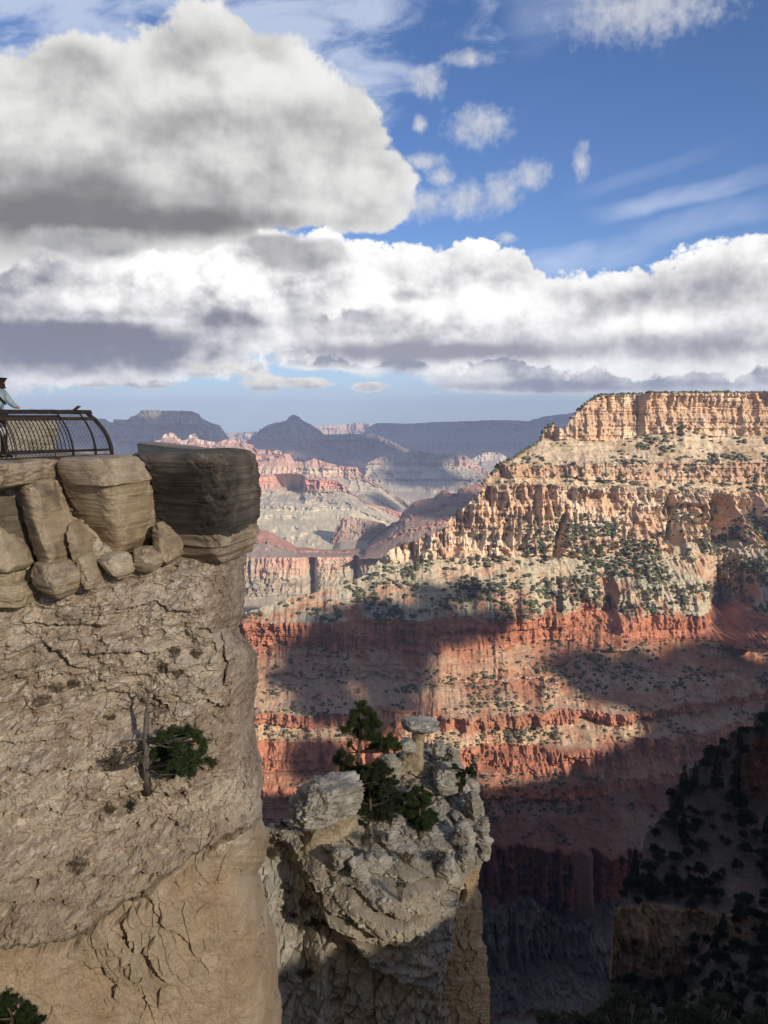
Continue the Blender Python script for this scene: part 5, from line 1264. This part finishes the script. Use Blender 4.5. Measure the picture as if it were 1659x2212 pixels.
# shoulder strap along the sleeve and the black bag under the arm
m = MB()
m.tube([(.03, -.24, 1.50), (.14, -.29, 1.43), (.24, -.335, 1.30), (.335, -.32, 1.19), (.355, -.30, 1.15)], [.022, .024, .022, .024, .02], 8); part_ = m.build('strap', M_BLK, per, True)
bag = empty('bag', (foot[0] + .06, foot[1] - .36, pz + 1.17)); tag(bag, 'black shoulder bag under the arm of the person at the left edge', 'bag')
skin('pouch', [(-.02, 0, .12), (.0, 0, 0), (-.02, 0, -.11)], [(0, 1), (1, 2)], [(.09, .07), (.13, .09), (.11, .08)], M_BLK, bag)
m = MB(); m.tube([(-.02, .0, .2), (-.03, .04, .30), (-.05, .08, .34)], .014, 6); m.build('handle', M_BLK, bag, True)
wb = empty('plastic_bag', (foot[0] + .20, foot[1] - .30, pz + .62)); tag(wb, 'white plastic bag hanging against the railing from the hand of the person', 'bag')
skin('pouch', [(0, 0, .16), (0, 0, .05), (.01, 0, -.07), (.0, 0, -.14)], [(0, 1), (1, 2), (2, 3)], [(.03, .03), (.10, .09), (.135, .10), (.09, .08)], M_WHT, wb)
m = MB(); m.tube([(0, 0, .16), (.01, -.03, .28), (.0, -.05, .40)], .008, 6); m.tube([(0, 0, .16), (-.01, .02, .28), (.0, -.05, .40)], .008, 6); m.build('handle', M_WHT, wb, True)
# ------------------------------------------------------------------ plants
M_LEAF = tint_mat('foliage', .75); M_BARK = flat_mat('bark', (.115, .085, .06), .95, 0, .35, 14.0, .1, bump=.01); M_TWIG = flat_mat('pale_twigs', (.20, .175, .145), .95, 0, .3, 9.0, .1)
M_PALE = flat_mat('bare_branches', (.42, .38, .33), .95, 0, .25, 9.0, .1)
M_DEAD = flat_mat('grey_deadwood', (.17, .15, .13), .95, 0, .3, 12., .1)
def rand_unit(r, n):
    v = r.normal(size=(n, 3)); return v / np.linalg.norm(v, axis=1, keepdims=True)
def needle_mesh(name, centers, sizes, r, n_leaf=8, width=.20, base=(.055, .075, .03), var=.35, up=.25, spread=1.0):
    """tufts of thin leaf-sized triangles"""
    n = len(centers)
    c = np.repeat(centers, n_leaf, 0); s = np.repeat(sizes, n_leaf)
    d = rand_unit(r, n * n_leaf); d[:, 2] = d[:, 2] * spread + up; d /= np.linalg.norm(d, axis=1, keepdims=True)
    w = np.cross(d, rand_unit(r, n * n_leaf)); w /= np.linalg.norm(w, axis=1, keepdims=True) + 1e-9
    L = s * r.uniform(.6, 1.25, n * n_leaf)
    a = c + w * (L * width)[:, None]; b = c - w * (L * width)[:, None]; t = c + d * L[:, None]
    V = np.stack([a, b, t], 1).reshape(-1, 3)
    F_ = np.arange(n * n_leaf * 3).reshape(-1, 3)
    g = np.repeat(1 + var * r.uniform(-1, 1, n), n_leaf) * (1 + .2 * r.uniform(-1, 1, n * n_leaf))
    col = np.array(base)[None] * g[:, None]; col[:, 0] *= np.repeat(r.uniform(.85, 1.25, n), n_leaf)
    col = np.repeat(col, 3, 0)
    return raw_mesh(name, V, F_, col, smooth=False)
def clumps(r, blobs, per, shell=.55):
    out = []
    for (x, y, z, rad, sq) in blobs:
        n = max(3, int(per * rad ** 2))
        d = rand_unit(r, n); k = r.uniform(shell, 1, n) ** .6
        out.append(np.array([x, y, z]) + d * (k * rad)[:, None] * np.array([1, 1, sq]))
    return np.concatenate(out)

# foreground tree traced in the photo: trunk and crown clumps given in picture coordinates, each at its own depth
def traced_tree(name, base, trunk, blobs, depth, label, cat='tree', trunk_r=.09, tuft=.16, per=140, leaf=(.05, .072, .028), limbs=True, seed=0, n_leaf=8, group=None, barkmat=None, dvar=.5, extra=()):
    r = np.random.default_rng(seed)
    root = empty(name, base); tag(root, label, cat, group)
    tp = [np.array(base)] + [PV(px, py, depth + dz) for (px, py, dz) in trunk]
    bl = []
    k = depth / F
    for (px, py, rad) in blobs:
        q = PV(px, py, depth + r.uniform(-dvar, dvar)); R_ = rad * k
        m = max(3, int(rad / 5))
        for _ in range(m * 5):
            o = rand_unit(r, 1)[0] * R_ * r.uniform(.2, 1.05) * np.array([1, 1, .8])
            bl.append((*(q + o), R_ * r.uniform(.16, .40), .8))
    m = MB(); m.tube(tp, [lerp(trunk_r, trunk_r * .25, i / (len(tp) - 1)) for i in range(len(tp))], 8)
    if limbs:
        for (x, y, z, R_, _) in bl[::5]:
            q = np.array([x, y, z]); zs = [p[2] for p in tp]
            j = int(np.argmin([abs(p[2] - (z - .25 * np.hypot(x - p[0], y - p[1]))) + .15 * np.linalg.norm(q - p) for p in tp]))
            a = tp[j]; mid = (a + q) / 2 + np.array([r.uniform(-.08, .08), r.uniform(-.08, .08), -.06])
            m.tube([a, mid, q], [trunk_r * .3, trunk_r * .18, .008], 5, False)
    for e in extra:
        m.tube([PV(px, py, depth + dz) for (px, py, dz) in e], [.018] * (len(e) - 1) + [.004], 5, False)
    o = m.build('trunk', barkmat or M_BARK, None, True); o.parent = root; o.location = -np.array(base)
    if blobs:
        cs = clumps(r, bl, per * 4.2 / .1)
        me = needle_mesh('crown', cs - np.array(base), np.full(len(cs), tuft * .72) * r.uniform(.6, 1.3, len(cs)), r, n_leaf, .10, leaf)
        link('crown', me, M_LEAF, root)
    return root
def bush(name, base, blobs, depth, label, cat='shrub', leaf=(.05, .06, .035), tuft=.10, per=120, seed=0, twigs=14, n_leaf=7, group=None, tw=M_TWIG, width=.12, twr=.009):
    r = np.random.default_rng(seed)
    root = empty(name, base); tag(root, label, cat, group)
    k = depth / F; bl = []
    for (px, py, rad) in blobs:
        q = PV(px, py, depth); R_ = rad * k
        for _ in range(7):
            o = rand_unit(r, 1)[0] * R_ * r.uniform(.2, .8) * np.array([1, 1, .8]); bl.append((*(q + o), R_ * r.uniform(.3, .5), .8))
    m = MB()
    for i in range(twigs):
        x, y, z, R_, _ = bl[r.integers(len(bl))]; q = np.array([x, y, z]) + rand_unit(r, 1)[0] * R_ * 1.1
        a = np.array(base) + np.array([r.uniform(-.06, .06), r.uniform(-.06, .06), -.03]); mid = (a + q) / 2 + rand_unit(r, 1)[0] * .06
        m.tube([a, mid, q], [twr * 1.4, twr, twr * .4], 5, False)
    o = m.build('stem', tw, None, True); o.parent = root; o.location = -np.array(base)
    cs = clumps(r, bl, per / .1)
    link('foliage', needle_mesh('foliage', cs - np.array(base), np.full(len(cs), tuft) * r.uniform(.6, 1.3, len(cs)), r, n_leaf, width, leaf), M_LEAF, root)
    return root
def yucca(name, base, rad, label, n=90, col=(.06, .075, .04), seed=0, cat='yucca', up=.3, group=None, w=.05):
    r = np.random.default_rng(seed)
    root = empty(name, base); tag(root, label, cat, group)
    me = needle_mesh('blades', np.array([[0, 0, .02]]) + r.normal(size=(n, 3)) * .015, np.full(n, rad), r, 1, w, col, .3, up, 1.0)
    link('blades', me, M_LEAF, root)
    m = MB(); m.tube([(0, 0, -.12), (0, 0, .03)], [.05, .035], 7); m.build('root_crown', M_BARK, root)
    return root

# ---- on the left cliff
bL = on_near(316, 1716, .05)
dL = float(bL[1]) - .35
traced_tree('juniper', bL, [(317, 1660, 0), (315, 1600, 0), (316, 1560, 0), (319, 1520, 0), (321, 1496, 0)], [(352, 1592, 20), (372, 1580, 17), (398, 1578, 20), (425, 1590, 22), (440, 1606, 16), (352, 1632, 30), (392, 1634, 32), (425, 1640, 22), (452, 1646, 18), (360, 1668, 24), (398, 1664, 24), (334, 1655, 16), (440, 1620, 12)], dL,
            'juniper with a bare snag top and a bushy right side growing on the cliff face', trunk_r=.10, tuft=.10, per=95, leaf=(.045, .07, .026), seed=3, n_leaf=8, dvar=.35, barkmat=M_DEAD,
            extra=[[(319, 1510, 0), (300, 1502, -.05), (282, 1497, -.1)], [(320, 1500, 0), (335, 1490, -.05), (343, 1481, -.1)], [(317, 1525, 0), (300, 1520, -.1), (287, 1535, -.1)], [(317, 1545, 0), (330, 1535, -.1), (350, 1527, -.1)], [(316, 1570, 0), (304, 1590, -.1), (296, 1612, -.1)],
                   [(316, 1600, 0), (300, 1596, -.1), (280, 1600, -.1), (262, 1610, -.1)], [(316, 1620, 0), (290, 1630, -.1), (262, 1645, -.1)], [(316, 1600, 0), (310, 1650, -.2), (318, 1700, -.2)], [(330, 1680, -.1), (345, 1700, -.1), (352, 1712, -.1)]])
bb = on_near(250, 1652, .05)
bush('dry_shrub', bb, [(250, 1640, 22), (232, 1652, 16), (280, 1616, 20), (300, 1640, 14)], float(bb[1]) - .25, 'grey twiggy half-dead bush left of the snag-topped juniper', leaf=(.10, .09, .06), tuft=.08, per=26, seed=4, twigs=40)
bb = on_near(276, 1752, .03); yucca('yucca', bb, .24, 'dark spiky yucca tuft on the cliff face below the juniper', n=110, seed=5, col=(.055, .068, .05))
DB = 'dry bushes clinging to the cliff face'
for i, (px, py, rad, lab, lf) in enumerate([(95, 1506, 17, 'lower yellowish dry bush of the pair at the left on the cliff face', (.20, .165, .085)), (124, 1482, 18, 'upper yellowish dry bush of the pair at the left on the cliff face', (.20, .17, .085)),
        (158, 1474, 15, 'brown dry bush just right of the yellowish pair', (.15, .115, .07)), (353, 1436, 15, 'thin brown dry bush above the snag top of the juniper', (.17, .13, .08)), (386, 1449, 14, 'dry bush right above the juniper crown', (.16, .13, .08)),
        (424, 1409, 14, 'reddish dry bush high on the right part of the cliff face', (.19, .14, .085)), (378, 1404, 13, 'brown tuft left of the reddish dry bush', (.16, .125, .08)), (171, 1866, 22, 'brown dry bush low on the cliff face near the small cave hole', (.15, .115, .07)),
        (236, 1548, 13, 'brown tuft in the shallow alcove left of the juniper snag', (.14, .11, .07)), (240, 1746, 12, 'small dry tuft left of the spiky yucca', (.15, .12, .07))]):
    q = on_near(px, py + rad * .6, .02)
    bush('dry_bush', q, [(px, py, rad), (px + rad * .6, py + 2, rad * .6), (px - rad * .5, py + 3, rad * .6)], float(q[1]) - rad / F * 17 * .4, lab, leaf=lf, tuft=.06, per=70, seed=20 + i, twigs=16, group=DB, twr=.005, width=.09)
bC = PV(30, 2300, 12.5)
traced_tree('juniper', bC, [(30, 2250, 0), (28, 2200, 0)], [(15, 2160, 26), (50, 2190, 28), (5, 2200, 34), (78, 2210, 20), (40, 2225, 36), (90, 2235, 24), (10, 2240, 30)], 12.5, 'dark green juniper top poking into the bottom left corner', tuft=.075, per=230, leaf=(.030, .052, .018), seed=8, trunk_r=.08, dvar=.3)

# ---- on the outcrop
bP = on_hoo(772, 1750); dP = 35.4
traced_tree('pine', (bP[0], dP, bP[2] - .1), [(772, 1700, 0), (773, 1660, 0), (775, 1625, 0), (778, 1595, 0), (779, 1560, 0), (780, 1530, 0), (778, 1514, 0)],
            [(779, 1521, 11), (770, 1540, 13), (790, 1535, 13), (805, 1545, 12), (762, 1562, 15), (782, 1563, 16), (806, 1565, 18), (748, 1577, 11), (772, 1585, 14), (800, 1588, 18), (822, 1596, 16), (840, 1602, 16), (856, 1612, 12), (812, 1612, 14), (832, 1620, 11), (755, 1608, 7), (738, 1628, 11), (728, 1640, 9), (758, 1640, 11), (776, 1648, 9), (742, 1655, 14), (764, 1668, 15), (790, 1662, 14), (726, 1690, 10)], dP,
            'tall slender pine with an open crown standing on the outcrop', trunk_r=.13, tuft=.17, per=105, leaf=(.050, .070, .026), seed=11, n_leaf=8, dvar=.7)
JG = 'dark junipers and pines packed on the outcrop top'
q = on_hoo(800, 1772)
traced_tree('juniper', q, [(800, 1740, 0), (798, 1700, 0), (795, 1665, 0)], [(740, 1692, 16), (768, 1690, 22), (800, 1680, 22), (830, 1668, 18), (790, 1710, 26), (825, 1700, 22), (780, 1735, 26), (815, 1735, 28), (790, 1762, 26), (830, 1762, 22), (848, 1736, 18), (770, 1715, 20), (842, 1690, 20), (856, 1712, 16), (826, 1655, 14), (735, 1700, 14), (812, 1650, 14)], 34.0, 'broad dark juniper thicket at the foot of the tall pine', tuft=.15, per=85, leaf=(.042, .056, .028), seed=12, trunk_r=.10, dvar=.6, group=JG)
q = on_hoo(908, 1806)
traced_tree('juniper', q, [(908, 1780, 0), (906, 1740, 0), (904, 1712, 0)], [(903, 1708, 15), (890, 1725, 19), (918, 1728, 20), (880, 1750, 19), (908, 1752, 24), (930, 1758, 17), (890, 1778, 20), (920, 1782, 22), (938, 1770, 10), (900, 1798, 14)], 33.4, 'dense rounded green juniper right of the tall pine', tuft=.14, per=130, leaf=(.042, .066, .022), seed=13, trunk_r=.10, dvar=.5, group=JG)
q = on_hoo(1004, 1702)
traced_tree('pine', q, [(1004, 1686, 0), (1002, 1668, 0)], [(986, 1668, 11), (1000, 1672, 13), (1015, 1662, 11), (1022, 1672, 9), (1000, 1690, 13), (1016, 1688, 11), (982, 1656, 8)], 35.6, 'small pine perched near the right end of the outcrop crest', tuft=.14, per=120, leaf=(.036, .06, .022), seed=14, trunk_r=.07, dvar=.4, group=JG)
SG = 'low shrubs scattered on the outcrop'
for i, (px, py, rad, lab, lf, tf, per) in enumerate([
        (800, 1806, 24, 'grey-green twiggy shrub under the dark juniper thicket', (.075, .075, .055), .10, 60), (882, 1846, 18, 'rusty brown dry shrub between the pale lip blocks', (.16, .11, .06), .09, 80),
        (944, 1846, 26, 'grey-green shrub right of the rusty brown one', (.065, .07, .055), .10, 70), (956, 1651, 17, 'dark twiggy shrub just below the crest knobs', (.06, .06, .045), .09, 60),
        (1022, 1756, 22, 'bare grey shrub on the right shoulder of the outcrop', (.09, .085, .065), .09, 40), (865, 1908, 13, 'small dark tuft on the front face of the outcrop', (.055, .06, .045), .08, 80),
        (588, 1840, 20, 'brown shrub in the gap between cliff and outcrop', (.11, .085, .05), .10, 70), (590, 1812, 14, 'olive shrub at the top of the gap between cliff and outcrop', (.09, .08, .045), .10, 70),
        (680, 1990, 26, 'dark leafy bush on the left ramp of the outcrop', (.05, .055, .035), .11, 70), (660, 1950, 16, 'brown tuft on the left ramp above the dark leafy bush', (.12, .09, .055), .09, 70),
        (772, 2040, 20, 'dim bush growing in the dark hollow under the rounded mass', (.05, .055, .04), .10, 60), (655, 2100, 16, 'small brown bush low in the cleft beside the cliff', (.10, .08, .05), .09, 70), (700, 1775, 10, 'tiny shrub behind the wide cap rock', (.06, .06, .045), .08, 80), (608, 1780, 14, 'dark bush behind the stump at the left end of the outcrop', (.05, .055, .035), .09, 80)]):
    q = on_hoo(px, py + rad * .7, .05)
    bush('shrub', q, [(px, py, rad * .75), (px + rad * .6, py + 3, rad * .6), (px - rad * .6, py + 4, rad * .6)], float(q[1]) - .25, lab, leaf=lf, tuft=tf, per=per, seed=50 + i, twigs=26, group=SG, width=.10, twr=.007)
YG = 'spiky grass tufts on the outcrop'
for i, (px, py, rd, lab, cl) in enumerate([(753, 1850, .52, 'big olive spiky tuft on the lip of the outcrop', (.10, .10, .05)), (624, 1920, .30, 'spiky tuft halfway down the left ramp', (.09, .09, .05)), (606, 1972, .38, 'dark spiky tuft lower on the left ramp', (.065, .065, .04)), (623, 2092, .36, 'pale bluish spiky rosette deep in the cleft', (.40, .40, .42)), (668, 2098, .30, 'dark spiky tuft beside the pale rosette', (.06, .065, .04)), (632, 1990, .3, 'brown spiky tuft next to the dark one on the ramp', (.11, .09, .05))]):
    q = on_hoo(px, py, .06); yucca('yucca', q, rd, lab, n=130, seed=80 + i, col=cl, group=YG, w=.03, up=.45, cat='yucca')

# ---- wooded slope in shade: each tree its own object
def proto_tree(kind, seed):
    r = np.random.default_rng(seed)
    root = empty('pine_tree' if kind != 'oak' else 'leafy_tree')
    m = MB()
    if kind == 'fir':
        H = 11.0
        m.tube([(0, 0, -1.0), (.1, 0, H * .5), (0, .1, H)], [.22, .14, .03], 7)
        bl = []
        for z in np.linspace(1.6, H, 16):
            R_ = (1 - z / (H + .8)) * 2.6 * r.uniform(.75, 1.15) + .2
            for k in range(5):
                a = r.uniform(0, 6.28); q = (math.cos(a) * R_ * .65, math.sin(a) * R_ * .65, z + r.uniform(-.3, .3)); bl.append((*q, max(.3, R_ * .42), .6))
                m.tube([(0, 0, z), q], [.05, .015], 4, False)
        base = (.020, .030, .014)
    else:
        H = 6.5
        m.tube([(0, 0, -1.0), (.2, .1, 2.0), (.1, .3, 4.0)], [.25, .18, .08], 7)
        bl = []
        for k in range(26):
            d = rand_unit(r, 1)[0]; d[2] = abs(d[2]) * .9
            q = np.array([0, 0, 2.4]) + d * np.array([2.4, 2.4, 3.4]) * r.uniform(.5, 1); bl.append((*q, r.uniform(.7, 1.15), .8)); m.tube([(.1, .1, 2.0), q], [.07, .02], 4, False)
        base = (.022, .030, .015) if kind == 'round' else (.042, .048, .028)
    m.build('trunk', M_BARK, root, True)
    cs = clumps(r, bl, 26)
    link('crown', needle_mesh('crown', cs, np.full(len(cs), .55) * r.uniform(.6, 1.3, len(cs)), r, 7, .13, base, .4), M_LEAF, root)
    return root
protos = {k: proto_tree(k, 70 + i) for i, k in enumerate(('fir', 'round', 'oak'))}
used = set()
TL = {'fir': 'dark conical fir in a shadowed wooded slope, one of many alike', 'round': 'dark round-crowned pine on the shadowed wooded slope, one of many alike', 'oak': 'grey-green leafy tree on the shadowed wooded slope, one of many alike'}
r = np.random.default_rng(33); spots = []
SV, SX, SY = SPD['V'], SPD['xs'], SPD['yy']
sk = PL(sky_S)
tries = 0
def put(px, py, kind, sc):
    j = int(np.argmin(np.abs(SX - px))); i = int(np.argmin(np.abs(SY[:, j] - py)))
    q = SV[i, j]
    o = protos[kind] if kind not in used else copy_tree(protos[kind])
    used.add(kind)
    o.location = (q[0], q[1], q[2] - .3); o.rotation_euler = (0, 0, r.uniform(0, 6.28)); o.scale = (sc * r.uniform(.85, 1.15), sc * r.uniform(.85, 1.15), sc * r.uniform(.85, 1.2))
    tag(o, TL[kind], 'tree', {'fir': 'firs on the shadowed wooded slope', 'round': 'round pines on the shadowed wooded slope', 'oak': 'leafy trees on the shadowed wooded slope'}[kind])
for (px, py, kind, sc) in [(1462, 1740, 'fir', .8), (1540, 1690, 'fir', 1.2), (1590, 1700, 'fir', 1.3), (1612, 1640, 'round', 1.1), (1520, 1660, 'round', .9), (1480, 1700, 'round', .9), (1600, 1780, 'round', 1.4), (1575, 1740, 'round', 1.2), (1640, 1560, 'round', 1), (1560, 1640, 'round', 1)]:
    put(px, py, kind, sc)
while len(spots) < 240 and tries < 12000:
    tries += 1
    px, py = r.uniform(1235, 1690), r.uniform(1560, 2240)
    if py < sk(px) + 6: continue
    if 1318 < px < 1490 and 1950 < py < 2120: continue
    if 1605 < px and 1600 < py < 1800: continue
    if fbm(np.array([px / 70., py / 60., 3.]), 2) < -.55: continue
    if any((px - a) ** 2 + ((py - b) * 1.3) ** 2 < 15 ** 2 for a, b in spots): continue
    spots.append((px, py))
    k = r.choice(['fir', 'round', 'oak'], p=[.07, .45, .48]); put(px, py, k, r.uniform(.45, .95) * (.75 if py > 1950 else 1.0))
# near shrubs with bare pale branches along the bottom edge
NG = 'leafy bushes along the bottom edge in deep shade'
for i, (px, py, rad, dd, lab) in enumerate([(1190, 2215, 60, 42, 'leftmost of the bushes along the bottom edge, with bare pale branches'), (1290, 2200, 62, 44, 'bush with many bare pale branches, second from the left along the bottom edge'), (1345, 2150, 40, 47, 'greener bush behind the bare-branched ones at the bottom edge'), (1400, 2225, 62, 41, 'wide low bush in the middle of the bottom row'),
        (1500, 2190, 66, 43, 'bush with a forked white dead branch near the bottom right'), (1545, 2150, 36, 46, 'pale leafy bush top right of the forked dead branch'), (1620, 2215, 70, 40, 'large dark bush in the bottom right corner')]):
    q = PV(px, py + 120, dd)
    bush('bush', q, [(px, py, rad * .7), (px - rad * .7, py + 18, rad * .6), (px + rad * .7, py + 14, rad * .6), (px, py + 50, rad * .8)], dd, lab, 'bush', leaf=(.085, .10, .055), tuft=.17, per=60, seed=120 + i, twigs=46, group=NG, width=.15, twr=.024, tw=M_PALE)

# ---- shrubs dotted over the sunlit wall
def shrub_base(k, seed):
    import bmesh
    bm = bmesh.new(); bmesh.ops.create_icosphere(bm, subdivisions=2, radius=1.0)
    B = np.array([v.co[:] for v in bm.verts]); Fc = np.array([[v.index for v in f.verts] for f in bm.faces]); bm.free()
    q = B * (1 + .55 * fbm(B * 1.9 + seed, 3, .6))[:, None]; q[:, 2] = q[:, 2] * .8 + .45
    return q, Fc
SB = [shrub_base(k, 4.7 * k) for k in range(5)]
M_SHR = tint_mat('desert_shrub', .9)
r = np.random.default_rng(77)
Vw = WD['V']; yyw = WD['yy']; clw = WD['cl']; siw = WD['si']; npw = WD['np']; gulw = WD['gul']; clipw = WD['clip']; stw = WD['st']
dens_by_layer = np.array([.10, 1.5, .35, .55, .30, 1.15, .10, .75, .3, .85, .10, .9, .08, .7, .2, .55, .04, .45, .2, .4, .3])
hl = dens_by_layer[np.clip(siw, 0, 20)].copy()
Xw, Yw, Zw = Vw[..., 0], Vw[..., 1], Vw[..., 2]
cn = fbm(np.stack([Xw / 70, Yw / 70, Zw / 40], -1), 4, .6, seed=5) + .25 * gulw
# the lower part of the pale cliff carries shrubs on its broken ledges
hl = np.where(siw == 4, .15 + 1.1 * sstep(.25, .7, stw) * sstep(1050, 1250, WD['xs'])[None], hl)
wgt = hl * sstep(-.55, .8, cn) ** 2.0 * (~clipw) * sstep(0, 1, 1.0 + 0 * cn)
wgt = wgt * np.where(WD['xs'][None] < 820, .55, 1.0)
prob = (wgt / wgt.sum()).ravel()
NB = 13500
idx = r.choice(prob.size, NB, replace=True, p=prob)
rx = Vw.reshape(-1, 3)[idx]
size = (.9 + 3.4 * r.random(NB) ** 2.2) * np.where(siw.ravel()[idx] <= 5, 1.25, .9)
# trees along the rim edge on the skyline
topj = r.integers(0, Vw.shape[1], 900); tp_ = Vw[0, topj].copy(); tp_[:, 1] += r.uniform(0, 60, 900) * (WD['xs'][topj] > 1290); tp_[:, 2] += r.uniform(-.5, 1.0, 900)
xs_t = WD['xs'][topj]; keep = (xs_t > 1290) | ((xs_t > 1060) & (xs_t < 1180) & (r.random(900) < .9)) | ((xs_t > 1225) & (xs_t < 1290) & (r.random(900) < .6)) | ((xs_t > 850) & (r.random(900) < .12))
tp_ = tp_[keep]
rim_pos = tp_; rim_size = r.uniform(2.2, 4.6, len(tp_))
# the left end of the upper slope is thickly wooded
allp = np.concatenate([rx, rim_pos]); alls = np.concatenate([size, rim_size])
app = alls / allp[:, 1]
order = np.argsort(-app)
big_i, rest = order[:300], order[300:]
def shrub_cols(n):
    g = r.uniform(.6, 1.35, n); return np.stack([.072 * g * r.uniform(.85, 1.35, n), .078 * g, .047 * g], -1)
Vs, Fs, Cs, n0 = [], [], [], 0
cols_ = shrub_cols(len(rest))
for k in range(5):
    sel = rest[k::5]; q, Fc = SB[k]
    m = len(sel); a = r.uniform(0, 6.28, m); c, s_ = np.cos(a)[:, None], np.sin(a)[:, None]
    S_ = alls[sel][:, None]
    v = np.stack([(q[None, :, 0] * c - q[None, :, 1] * s_) * S_, (q[None, :, 0] * s_ + q[None, :, 1] * c) * S_, q[None, :, 2] * S_ * .9], -1) + allp[sel][:, None]
    Vs.append(v.reshape(-1, 3)); Fs.append((Fc[None] + (np.arange(m) * len(q))[:, None, None]).reshape(-1, 3) + n0); n0 += m * len(q)
    Cs.append(np.repeat(cols_[k::5], len(q), 0))
o = link('shrub_cover', raw_mesh('shrub_cover', np.concatenate(Vs), np.concatenate(Fs), np.concatenate(Cs), smooth=True), M_SHR)
tag(o, 'dark green scrub dotting the ledges and slopes of the canyon wall', 'scrub', kind='stuff')
smesh = [raw_mesh('desert_shrub', SB[k][0], SB[k][1], np.broadcast_to(np.array((.06, .07, .038)) * (.8 + .12 * k), SB[k][0].shape), True) for k in range(5)]
for me in smesh: me.materials.append(M_SHR)
for n_, i in enumerate(big_i):
    o = bpy.data.objects.new('desert_shrub', smesh[n_ % 5]); COL.objects.link(o)
    o.location = allp[i]; o.scale = (alls[i], alls[i], alls[i] * .9); o.rotation_euler = (0, 0, r.uniform(0, 6.28))
    tag(o, 'dark green juniper shrub dotting the sunlit canyon wall, one of many alike', 'shrub', 'larger shrubs dotted over the canyon wall')
# fallen blocks on the slopes
wr = np.where(clw > .5, .02, 1.0) * sstep(-.2, .8, npw) * (~clipw) * np.where(siw == 5, 2.2, np.where(siw >= 15, .4, 1.0))
pr = (wr / wr.sum()).ravel(); NR = 7000
idr = r.choice(pr.size, NR, p=pr); pos = Vw.reshape(-1, 3)[idr]; szr = .5 + 1.5 * r.random(NR) ** 3
Bq = [SB[k][0] * np.array([1, .9, .7]) for k in range(5)]
import bmesh
bm = bmesh.new(); bmesh.ops.create_icosphere(bm, subdivisions=1, radius=1.0)
B1 = np.array([v.co[:] for v in bm.verts]); F1_ = np.array([[v.index for v in f.verts] for f in bm.faces]); bm.free()
B1 = B1 * (1 + .5 * fbm(B1 * 1.7 + 3, 3))[:, None]
lay = siw.ravel()[idr]; g = r.uniform(.8, 1.3, NR)[:, None]
cb = np.where((lay <= 5)[:, None], np.array((.52, .44, .31)), np.array((.44, .28, .18))) * g
cb = np.where((r.random(NR) < .25)[:, None], np.array((.55, .47, .36)), cb)
a = r.uniform(0, 6.28, NR); c, s_ = np.cos(a)[:, None], np.sin(a)[:, None]
v = np.stack([(B1[None, :, 0] * c - B1[None, :, 1] * s_), (B1[None, :, 0] * s_ + B1[None, :, 1] * c), B1[None, :, 2] * np.ones_like(c) * .8], -1) * szr[:, None, None] + pos[:, None]
o = link('talus_blocks', raw_mesh('talus_blocks', v.reshape(-1, 3), (F1_[None] + (np.arange(NR) * len(B1))[:, None, None]).reshape(-1, 3), np.repeat(cb, len(B1), 0), smooth=False), M_SHR)
tag(o, 'fallen pale blocks strewn over the canyon slopes', 'rubble', kind='stuff')
# ------------------------------------------------------------------ render settings
scene.cycles.max_bounces = 5; scene.cycles.diffuse_bounces = 3; scene.cycles.glossy_bounces = 1; scene.cycles.transparent_max_bounces = 6
scene.cycles.transmission_bounces = 1; scene.cycles.volume_bounces = 0
scene.cycles.use_adaptive_sampling = True; scene.cycles.adaptive_threshold = 0.02
scene.cycles.caustics_reflective = False; scene.cycles.caustics_refractive = False
scene.cycles.sample_clamp_indirect = 4.0
print('SCRIPT', round(time.time() - T0, 1))
